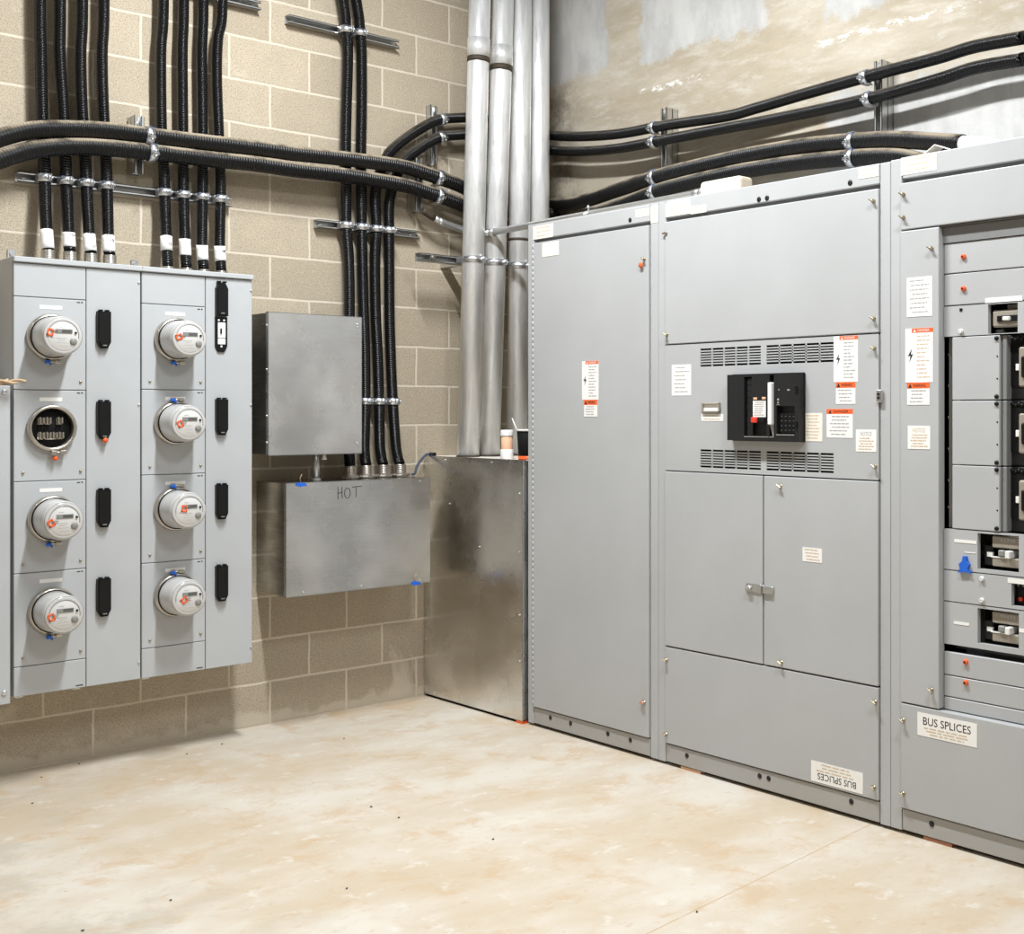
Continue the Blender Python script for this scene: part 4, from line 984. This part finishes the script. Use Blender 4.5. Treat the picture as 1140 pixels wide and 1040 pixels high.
for q in ((u0, u1, z1 - .007, z1), (u0, u1, z0, z0 + .007), (u0, u0 + .008, z0, z1), (u1 - .008, u1, z0, z1)): m.box(q[0], q[1], YM - .010, YM, q[2], q[3], .002)
wf = m.build('counter_window', M['tan'], PM)
MB(RF).box(u0 + .007, u1 - .007, YM - .003, YM, z0 + .006, z1 - .006).build('counter_glass', M['paper'], wf)
label(D2, *rect_px((895.5, 608.8), (917.2, 626.8)), -.0102, name='caption_label', rows=4, ink='inktan')
u0, u1, z0, z1 = quad_px([(904.9, 846.5), (962.7, 859.8), (962, 884), (904.5, 868.2)])
label(P3, u0, u1, z0, z1, -.0082, name='bus_splices_label', title='BUS SPLICES', rows=3, ink='inktan', flip=True, tsize=.50, big=.74, desc='white sticker reading BUS SPLICES, stuck upside down')
# hasp across the doors
u0, u1, z0, z1 = rect_px((832.8, 648), (863.8, 662)); m = MB(RF)
m.box(u0, um + .004, -.016, -.010, z0, z1, .002); m.box(um + .004, u1, -.022, -.010, z0 + .002, z1 - .002, .003); m.box(um - .004, um + .002, -.030, -.010, z0 - .003, z1 + .003, .002)
hs = m.build('hasp', M['strut'], D1)
m = MB(RF); m.box(u0 + .008, u0 + .036, -.030, -.018, (z0 + z1) / 2 - .007, (z0 + z1) / 2 + .004, .003); m.cyl((u0 + .022, -.010, (z0 + z1) / 2), (u0 + .022, -.026, (z0 + z1) / 2), .008, 10); m.build('hasp_turn', M['zinc'], hs)
u0, u1, z0, z1 = rect_px((978, 434), (984, 448)); m = MB(RF); m.box(u0, u1, -.016, -.003, z0, z1, .003)
hb = m.build('side_catch', M['strut'], S)
m = MB(RF); m.cyl(((u0 + u1) / 2, -.020, z0 + .016), ((u0 + u1) / 2, -.014, z0 + .016), .005, 10); m.cyl(((u0 + u1) / 2, -.020, z1 - .016), ((u0 + u1) / 2, -.014, z1 - .016), .005, 10); m.build('catch_hole', M['char'], hb)
# main breaker
b0, b1, c0, c1 = U(810, 459, -.042), U(895, 459, -.014), zavg((810, 490.5), (896, 491.3), dy=-.04), zavg((810, 418), (896, 414.6), dy=-.04)
W, H = b1 - b0, c1 - c0
def bx(fx0, fx1, fz0, fz1): return b0 + W * fx0, b0 + W * fx1, c0 + H * fz0, c0 + H * fz1
m = MB(RF)
yb0, yb1 = YM - .036, YM
for fx in ((0, .245, .0, 1), (.245, .355, 0, .05), (.245, .355, .965, 1), (.355, .60, 0, .05), (.355, .60, .30, 1), (.60, .665, 0, .05), (.60, .665, .985, 1), (.665, .70, 0, 1), (.945, 1, 0, 1), (.70, .945, 0, .085), (.70, .945, .52, 1), (.565, .60, .05, .30)):
    x0, x1, z0, z1 = bx(*fx); m.box(x0 - .0003, x1 + .0003, yb0, yb1, z0 - .0003, z1 + .0003)
x0, x1, z0, z1 = bx(0, 1, 0, 1); m.box(x0, x1, YM - .012, YM, z0, z1)
MBk = m.build('main_breaker', M['char'], S); MBk['label'] = 'big black main breaker in the vented panel'
m = MB(RF); x0, x1, z0, z1 = bx(-.012, 1.012, -.012, 1.012); m.box(x0, x1, YM - .008, YM + .001, z0, z1, .004); m.build('bezel', M['black'], MBk)
m = MB(RF); x0, x1, z0, z1 = bx(.27, .35, .08, .94)
for k in range(9): zz = z0 + (z1 - z0) * k / 9; m.box(x0, x1, yb0 + .008 + .001 * (k % 2), YM - .010, zz, zz + (z1 - z0) / 9 - .001)
m.build('ribbed_slide', M['char'], MBk)
m = MB(RF); x0, x1, z0, z1 = bx(.606, .660, .24, .87); m.box(x0, x1, yb0 - .014, yb0 + .03, z0, z1, .004, 2); h = m.build('handle', M['paper'], MBk); h['label'] = 'upright white operating handle'
m = MB(RF); m.prism([(x0, z0), (x1, z0), (x1, z0 - .06), (x0 + .012, z0 - .03)], yb0, yb0 + .03); m.build('handle_foot', M['grey_mid'], MBk)
x0, x1, z0, z1 = bx(.375, .555, .355, .60); label(MBk, x0, x1, z0, z1, yb0 - .0005, name='nameplate', rows=7, ink='inkgrey', margin=.08)
m = MB(RF); x0, x1, z0, z1 = bx(.365, .445, .27, .355); m.box(x0, x1, yb0 - .012, yb0, z0, z1, .003); b = m.build('push_button', M['red'], MBk); b['label'] = 'red push button'
m = MB(RF); x0, x1, z0, z1 = bx(.48, .55, .28, .345); m.box(x0, x1, yb0 - .008, yb0, z0, z1, .003); b = m.build('push_button', M['black'], MBk)
m = MB(RF)
for f in ((.385, .435, .615, .65), (.505, .555, .62, .655)): x0, x1, z0, z1 = bx(*f); m.box(x0, x1, yb0 - .004, yb0, z0, z1, .001)
m.build('position_flag', M['peach'], MBk)
for f in ((.25, .59, .052, .066), (.605, .66, .052, .066), (.70, .94, .087, .102), (.70, .745, .535, .545)):
    x0, x1, z0, z1 = bx(*f); MB(RF).box(x0, x1, yb0 - .002, yb0 + .004, z0, z1).build('ledge_trim', M['grey_mid'], MBk)
m = MB(RF); x0, x1, z0, z1 = bx(.71, .935, .11, .41); m.box(x0, x1, yb0 + .012, YM - .010, z0, z1, .002); tu = m.build('trip_unit', M['black'], MBk)
m = MB(RF)
for a in range(4):
    for b in range(4): xx = x0 + (x1 - x0) * (.14 + .24 * a); zz = z0 + (z1 - z0) * (.14 + .23 * b); m.lathe([(0, .003), (.004, .002), (.005, 0)], Matrix.Translation((xx, yb0 + .012, zz)) @ ORI, 8)
m.build('setting_dial', M['char'], tu)
m = MB(RF)
for f in ((.955, .985, .70, .82), (.955, .985, .18, .30)): x0, x1, z0, z1 = bx(*f); m.box(x0, x1, yb0 - .005, yb0, z0, z1, .002)
m.build('cover_catch', M['black'], MBk)
m = MB(RF)
for f in ((.73, .74, .75, .77), (.85, .88, .745, .765), (.715, .735, .60, .63), (.715, .735, .56, .58)): x0, x1, z0, z1 = bx(*f); m.box(x0, x1, yb0 - .002, yb0, z0, z1)
m.build('printed_mark', M['inkgrey'], MBk)

# --- section 3
S = section('right switchboard section with an open bay of breakers, cut by the picture edge', UL[2], UR[2], None)
uL, uR = U(1004.2), UR[2] - .045
uB = U(1047.3)
carcass(S, UL[2], UR[2], uL - UL[2], UR[2] - uR, ZTOP + .004, uB)
zt = 2.296
plate(S, 'header_panel', uL, uR, zt + .012, ZTOP + .010, -.001)
MB(RF).box(UL[2], UR[2], .0, DEPTH, ZTOP - .004, ZTOP + .002).build('top_cover', M['paint'], S)
zu = zavg((1004.5, 257.7), (1060, 250.6)); zl = zavg((1006, 784), (1140, 807), (1052, 789.5))
PU = plate(S, 'upper_panel', uL, uR, zu, zt, -.012, .034)
PS = MB(RF).box(uL + .002, uB, -.012, .16, zl + .002, zu - .002, .003, 2).build('cover_strip', M['paint'], S)
PL = plate(S, 'lower_panel', uL, uR, ZKICK, zl, -.012, .034)
kp = plate(S, 'kick_plate', uL, uR, ZBASE, ZKICK, -.001, mat='kick')
m = MB(RF); m.lathe([(0, .0035), (.008, .0032), (.0105, .0015), (.0105, 0)], Matrix.Translation((U(1037.5), -.001, .064)) @ ORI, 16); m.build('dark_hole_disc', M['char'], kp)
for x, y, p in ((1008, 217, PU), (1008, 242.5, PU), (1039.5, 277, PS), (1039.5, 767.5, PS), (1008, 801, PL), (1008, 882.5, PL)):
    u, z = Rp(x, y); wing_screw(p, u, -.012, z)
label(S, *quad_px([(1003.5, 176.2), (1043, 168.8), (1043, 188.6), (1003.5, 196.2)]), -.0012, paper='cream', rows=3, ink='inktan', name='rating_label')
label(PS, *rect_px((1012, 310), (1040, 351.7)), -.0122, name='instruction_label', rows=8, ink='inkgrey')
label(PS, *rect_px((1010.3, 366.5), (1041, 425.5)), -.0122, name='danger_label', header='orange_p', head=.08, hx=.24, title='DANGER', tcol='white', rows=11, bolt=True, ink='inktan', desc='tall white danger label with orange header and lightning symbol')
label(PS, *rect_px((1012.3, 426.5), (1037.3, 450.7)), -.0122, name='warning_label', header='orange_p', head=.25, title='WARNING', tcol='ink', rows=4)
label(PS, *rect_px((1013, 474), (1038, 500.3)), -.0122, name='notice_label', title='NOTICE', tcol='inktan', rows=5, ink='inktan', tsize=.30, big=.55)
u0, u1, z0, z1 = quad_px([(1024, 792.5), (1090, 804.8), (1090, 831), (1023.5, 818.3)])
label(PL, u0, u1, z0, z1, -.0122, name='bus_splices_label', title='BUS SPLICES', rows=3, ink='inktan', tsize=.54, big=.80, desc='white sticker reading BUS SPLICES, right way up')
# the breaker bay
DB = .016                                         # filler plates sit back from the front
uW = UR[2] - .05
def zB(x, y): return Rp(x, y, DB)[1]
def UB(x): return Rp(x, 459, DB)[0]
rows = {}
ub0 = uB + .001
zr = [zB(1053, 271), zB(1053, 305.5), zB(1053, 341), zB(1053, 375.5), zB(1060, 446), zB(1060, 517.5), zB(1058, 588.5), zB(1057, 634.5), zB(1056, 669.5), zB(1055, 717.5), zB(1055, 725), zB(1055, 751.5), zB(1055, 775.5), zl - .002]
m = MB(RF); m.box(ub0, uW, .165, .185, zl, zu); m.build('bay_back', M['paint_shaded'], S)
m = MB(RF); m.box(ub0, UB(1059.5) + .02, .050, .062, zr[6], zr[3]); m.build('bay_rail', M['kick'], S)
m = MB(RF); m.box(ub0, uW, -.002, .05, zu - .002, zu); m.box(ub0, uW, .012, .022, zr[0], zu - .004); m.build('bay_lintel', M['paint_shaded'], S)  # shade under the upper panel is put into the plate colour
def filler(i, name='filler_plate', u0=None, u1=None, hole=None, z1=None, z0=None, y=DB):
    z1 = zr[i] if z1 is None else z1; z0 = zr[i + 1] if z0 is None else z0
    u0 = ub0 if u0 is None else u0; u1 = uW if u1 is None else u1
    m = MB(RF); g = .0018
    if hole is None: m.box(u0 + g, u1 - g, y, y + .018, z0 + g, z1 - g, .002)
    else:
        h0, h1, k0, k1 = hole
        for q in ((u0 + g, h0, z0 + g, z1 - g), (h1, u1 - g, z0 + g, z1 - g), (h0, h1, k1, z1 - g), (h0, h1, z0 + g, k0)):
            if q[1] - q[0] > .0005 and q[3] - q[2] > .0005: m.box(q[0], q[1], y, y + .018, q[2], q[3])
    return m.build(name, M['paint'], S)
def plug(parent, x, y, mat='orange', r=.0095):
    u, z = Rp(x, y, DB); m = MB(RF); m.lathe([(0, .008), (r * .35, .008), (r * .4, .010), (r * .8, .009), (r, .004), (r, 0)], Matrix.Translation((u, DB, z)) @ ORI, 14); o = m.build('twist_plug', M[mat], parent)
    if mat == 'orange':
        m = MB(RF); m.lathe([(0, .0115), (r * .38, .0108), (r * .38, .009)], Matrix.Translation((u, DB, z)) @ ORI, 10); m.build('plug_centre', M['black'], o)
def breaker(x0, y0, x1, y1, red=False, tanb=True, stain=False):
    """moulded case breaker seen through a cut-out"""
    u0, z1 = Rp(x0, y0, DB); u1, z0 = Rp(x1, y1, DB); w, h = u1 - u0, z1 - z0
    m = MB(RB); m.box(u0 - .004, u1 + .004, .10, .16, z0 - .004, z1 + .004); br = m.build('moulded_breaker', M['black_matt'], S); br['label'] = 'dark moulded breaker behind its cut-out'
    m = MB(RB); m.box(u0 + w * .30, u1, .060, .12, z0 + h * .62, z1 - h * .06, .003); m.box(u0 + w * .30, u1, .060, .12, z0 + h * .10, z0 + h * .36, .003); m.build('breaker_face', M['tan'], br)
    m = MB(RB); m.box(u0 + w * .04, u0 + w * .26, .075, .11, z0 + h * .08, z0 + h * .66, .004); m.build('side_block', M['char'], br)
    m = MB(RB); m.box(u0 + w * .13, u0 + w * .27, .072, .08, z0 + h * .34, z0 + h * .47); m.build('paper_tab', M['paper'], br)
    m = MB(RB); m.box(u0 + w * .48, u0 + w * .64, .050, .08, z0 + h * .40, z0 + h * .57, .003); m.build('rating_plug', M['grey_mid'], br)
    m = MB(RB); m.box(u0 + w * .68, u0 + w * .80, .040, .10, z0 + h * .36, z0 + h * .57, .003); m.box(u0 + w * .28, u0 + w * .72, .058, .066, z0 + h * .345, z0 + h * .375); m.build('toggle', M['white'], br)
    m = MB(RB)
    for k in range(5): m.box(u0 + w * (.52 + .075 * k), u0 + w * (.57 + .075 * k), .0585, .062, z0 + h * .80, z0 + h * .90)
    m.build('printed_mark', M['inkgrey'], br)
    return (u0, u1, z0, z1)
f = filler(0); plug(f, 1073, 286); f = filler(1); plug(f, 1073, 321.5)
u0, z1 = Rp(1100, 339, DB); u1, z0 = Rp(1133, 370.3, DB)
f = filler(2, hole=(u0, u1, max(z0, zr[3] + .004), min(z1, zr[2] - .004)))
w, h = u1 - u0, z1 - z0
m = MB(RB); m.box(u0 - .003, u1 + .003, .10, .16, z0 - .004, z1 + .004); br = m.build('moulded_breaker', M['black_matt'], S); br['label'] = 'grey-brown breaker behind the uppermost cut-out'
m = MB(RB); m.box(u0 + w * .06, u1, .058, .12, z0 + h * .22, z0 + h * .80, .006); m.build('breaker_face', M['tan'], br)
m = MB(RB); m.box(u0 + w * .26, u1 - .002, .052, .06, z0 + h * .40, z0 + h * .60, .002); m.build('toggle_slot', M['black'], br)
m = MB(RB); m.box(u0 + w * .50, u0 + w * .74, .040, .056, z0 + h * .42, z0 + h * .56, .003); m.build('toggle', M['white'], br)
m = MB(RB); m.box(u0 + w * .06, u0 + w * .30, .085, .10, z0 + h * .02, z0 + h * .16); m.box(u0 + w * .45, u0 + w * .85, .085, .10, z0 + h * .84, z0 + h * .98); m.build('lug_cover', M['grey_mid'], br)
plug(f, 1070, 369, 'white', .0085)
m = MB(RF); u, z = Rp(1070, 345, DB); m.box(u - .005, u + .005, DB - .002, DB, z - .005, z + .005); m.build('square_hole', M['black'], f)
u0, z1 = Rp(1097, 333.5, DB); u1, z0 = Rp(1138.5, 333.2, DB); zc2 = (z0 + z1) / 2; m = MB(RF); m.box(u0, u1, DB - .0015, DB + .001, zc2 - .008, zc2 + .008); m.build('label_strip', M['paper'], f)
# three column covers with the breaker stack to their right
ubc = UB(1113.3)
for i in range(3, 6):
    f = filler(i, 'column_cover', u0=UB(1059.5), u1=ubc)
    for dz in (.012, None):
        m = MB(RF); zz = zr[i] - .012 if dz else zr[i + 1] + .012; m.lathe([(0, .006), (.007, .005), (.008, 0)], Matrix.Translation((ubc - .012, DB, zz)) @ ORI, 10); m.build('cover_screw', M['black'], f)
    for q in (.33, .67):
        m = MB(RF); zz = zr[i] + (zr[i + 1] - zr[i]) * q; m.lathe([(0, .001), (.003, .001), (.003, 0)], Matrix.Translation((ubc - .010, DB, zz)) @ ORI, 8); m.build('cover_hole', M['black'], f)
    m = MB(RB); m.box(ubc + .003, uW, .085, .16, zr[i + 1] + .002, zr[i] - .002, .003); st = m.build('breaker_tray', M['char'], S); st['label'] = 'charcoal tray of a breaker right of the column covers'
    h = zr[i] - zr[i + 1]; q0 = UB(1119)
    m = MB(RB); m.box(ubc + .003, ubc + .020, .055, .10, zr[i + 1] + .002, zr[i] - .002, .002); m.build('side_rail', M['paint_shaded'], st)
    m = MB(RB); m.box(q0, q0 + .05, .080, .087, zr[i] - h * .78, zr[i] - h * .10); m.build('tray_slot', M['black_matt'], st)
    m = MB(RB)
    for k in range(4): m.lathe([(0, .008), (.006, .007), (.007, 0)], Matrix.Translation((q0 + .006 + .012 * k, .084, zr[i] - h * (.08 if k % 2 else .06))) @ ORI, 10)
    m.build('terminal_screw', M['black'], st)
    m = MB(RB); m.box(UB(1126), UB(1131.5), .072, .084, zr[i] - h * .55, zr[i] - h * .45, .001); m.build('paper_tab', M['paper'], st)
    m = MB(RB); m.box(UB(1132), UB(1132) + .22, .055, .09, zr[i] - h * .80, zr[i] - h * .20, .005); bf = m.build('breaker_face', M['tan'], st)
    m = MB(RB); m.box(UB(1136), UB(1136) + .15, .047, .06, zr[i] - h * .66, zr[i] - h * .34, .004); m.build('toggle_slot', M['black'], st)
m = MB(RF)
for i, yy in enumerate((395, 430, 465, 500, 535, 565)): u, z = Rp(1055.5, yy, .05); m.lathe([(0, .005), (.005, .004), (.006, 0)], Matrix.Translation((u, .050, z)) @ ORI, 8)
m.build('rail_screw', M['brass'], S)
# lower filler plates with breakers
def hole_of(x0, y0, x1, y1, i):
    u0, z1 = Rp(x0, y0, DB); u1, z0 = Rp(x1, y1, DB); return (u0, u1, max(z0, zr[i + 1] + .003), min(z1, zr[i] - .003))
f = filler(6, hole=hole_of(1088.3, 593.5, 1134.3, 638, 6)); breaker(1088.3, 593.5, 1134.3, 638)
for a, b in (((1062.5, 600.3), (1087, 605.8)), ((1074, 614.3), (1086.5, 616.5))):
    u0, z1 = Rp(*a, DB); u1, z0 = Rp(*b, DB); m = MB(RF); m.box(u0, u1, DB - .0012, DB, min(z0, z1), max(z0, z1)); m.build('label_strip', M['paper'], f)
u, z = Rp(1075, 629, DB); m = MB(RF)
m.prism([(u - .022, z - .028), (u - .016, z - .012), (u - .020, z + .002), (u - .008, z + .012), (u - .004, z + .030), (u + .008, z + .030), (u + .010, z + .014), (u + .020, z + .004), (u + .014, z - .012), (u + .024, z - .026), (u + .006, z - .022)], DB - .012, DB)
t = m.build('tape_tab', M['blue'], f); t['label'] = 'torn piece of blue tape on the filler plate'
u0, z1 = Rp(1126, 646, DB); f = filler(7, hole=(u0, uW - .06, zr[8] + .012, zr[7] - .016)); plug(f, 1093.5, 644.3, 'white', .0085); plug(f, 1093.5, 668.3, 'white', .0085)
z0 = zr[8] + .004; m = MB(RB); m.box(u0 - .002, uW - .05, .075, .16, z0, zr[7] - .012, .003); br = m.build('moulded_breaker', M['black'], S); br['label'] = 'black breaker with red button at the right picture edge'
m = MB(RB); m.box(u0 + .012, u0 + .026, .068, .076, z0 + .022, z0 + .036, .002); m.build('push_button', M['red'], br)
m = MB(RB); m.box(u0 + .008, u0 + .014, .070, .076, z0 + .07, z0 + .10); m.box(u0 + .026, u0 + .032, .070, .076, z0 + .07, z0 + .10); m.build('pole_mark', M['grey_mid'], br)
u0, z1 = Rp(1122, 643.5, DB); m = MB(RF); m.box(u0, u0 + .16, DB - .0012, DB, z1 - .016, z1); m.build('label_strip', M['paper'], f)
f = filler(8, hole=hole_of(1088.3, 677, 1134.3, 723, 8)); breaker(1088.3, 677, 1134.3, 723)
for a, b in (((1062, 691.5), (1079, 697)), ((1134.8, 699.5), (1150, 706))):
    u0, z1 = Rp(*a, DB); u1, z0 = Rp(*b, DB); m = MB(RF); m.box(u0, u1, DB - .0012, DB, z0, z1); m.build('label_strip', M['paper'], f)
m = MB(RF); m.box(ub0, uW, .09, .12, zr[10], zr[9]); m.build('bay_spacer', M['paint_shaded'], S)
f = filler(10); plug(f, 1075.5, 737); f = filler(11); plug(f, 1075.5, 760); filler(12)
# loose folded paper lying on the section top
a = R3(1043, 168, .93)
m = MB(); m.prism([(0, 0), (.05, .030), (.12, 0), (.118, -.002), (.05, .027), (.002, -.002)], -.03, .03, Matrix.Translation((.93, a.y + .04, 2.388)) @ Matrix.Rotation(-PI / 2, 4, 'Z'))
o = m.build('paper_sheet', M['cream'], None, loc=(.93, a.y - .02, 2.386)); tag(o, 'folded cream paper slip lying on top of the right switchboard section', 'paper')
# packing shims under the switchboard
for px, py, w, mt, lab in ((768, 856, .115, 'peach', 'pale clay shim under the middle switchboard section'), (1043, 935, .115, 'copper', 'rust brown shim under the right switchboard section'), (578, 804.5, .05, 'orange', 'small orange shim under the tall corner box edge')):
    if px > 600: y = -U(px, 459); o = MB().box(XF + .004, XF + .05, y - w / 2, y + w / 2, .0005, ZBASE - .0005).build('shim', M[mt], None, loc=(XF + .03, y, 0))
    else: y = R3(px, 804, tx).y; o = MB().box(tx + .001, tx + .03, y - w / 2, y + w / 2, .0005, .0125).build('shim', M[mt], None, loc=(tx + .01, y, 0))
    tag(o, lab, 'shim', 'shims under the steelwork')

# ------------------------------------------------------------------ grit on the floor
def Z3(x, y):
    d = _ray(x, y); t = -CAM[2] / d[2]; return Vector((CAM[0] + t * d[0], CAM[1] + t * d[1], 0))
for i, (x, y) in enumerate(((88, 851), (46, 866), (208, 840), (247, 829), (383, 823), (413, 899), (444, 911), (386, 990), (36, 895), (190, 1003), (92, 1037), (549, 935), (776, 1016))):
    p = Z3(x, y); m = MB(); rnd = random.Random(i); n = 5
    t = bmesh.new(); bmesh.ops.create_icosphere(t, subdivisions=1, radius=.0038)
    for v in t.verts: v.co = Vector((v.co.x * rnd.uniform(.7, 1.9), v.co.y * rnd.uniform(.6, 1.3), v.co.z * rnd.uniform(.4, .7) + .003))
    m._merge(t, Matrix.Translation(p)); o = m.build('debris_chip', M['char'], None, loc=tuple(p)); tag(o, 'tiny dark chip of debris on the concrete floor', 'debris', 'chips of debris on the floor')

# ------------------------------------------------------------------ lights: a row of ceiling fluorescents and a row added as fill
LAMPS = [(-.48, -2.05, 1.85), (-.48, -4.7, .95), (-3.6, -2.05, .2), (-3.6, -4.7, .08)]  # last two are unseen, added for weak fill
POW = 112
for i, (x, y, k) in enumerate(LAMPS):
    r = thing('ceiling_light', ['ceiling light nearest the switchboard corner', 'ceiling light over the switchboard aisle', 'ceiling light over the far meter side', 'ceiling light behind the viewer'][i], 'lamp', (x, y, 4.40), 0, 'ceiling lights out of frame')
    m = MB(); m.box(x - .10, x + .10, y - .62, y + .62, 4.36, 4.42, .01); m.build('housing', M['lamp_body'], r)
    m = MB(); m.box(x - .085, x + .085, y - .60, y + .60, 4.352, 4.359); m.build('diffuser', M['lamp'], r)
    for sx in (-.45, .45): MB().cyl((x, y + sx, 4.42), (x, y + sx, ZC), .006, 8).build('hanger', M['zinc'], r)
    L = bpy.data.lights.new('tube_light', 'AREA'); L.shape = 'RECTANGLE'; L.size = .17; L.size_y = 1.2; L.energy = POW * k; L.color = (.94, .975, 1)
    o = bpy.data.objects.new('tube_light', L); COL.objects.link(o); o.parent = r; o.location = (0, 0, -.052)

w = bpy.data.worlds.new('room_air'); SC.world = w; w.use_nodes = True
w.node_tree.nodes['Background'].inputs[0].default_value = (1, .98, .95, 1); w.node_tree.nodes['Background'].inputs[1].default_value = .05

# ------------------------------------------------------------------ camera and view
cd = bpy.data.cameras.new('camera'); cam = bpy.data.objects.new('camera', cd); COL.objects.link(cam)
cd.sensor_fit = 'HORIZONTAL'; cd.sensor_width = 36; cd.lens = F / 1140 * 36
cd.shift_x = (570 - CX) / 1140; cd.shift_y = -(520 - CY) / 1140
cd.clip_start = .05
cam.location = CAM; cam.rotation_euler = (PI / 2, 0, -YAW)
SC.camera = cam
SC.view_settings.view_transform = 'Standard'; SC.view_settings.look = 'None'; SC.view_settings.gamma = 1; SC.view_settings.use_curve_mapping = False
SC.view_settings.exposure = 0.0
SC.cycles.use_denoising = True
SC.cycles.max_bounces = 8; SC.cycles.diffuse_bounces = 6
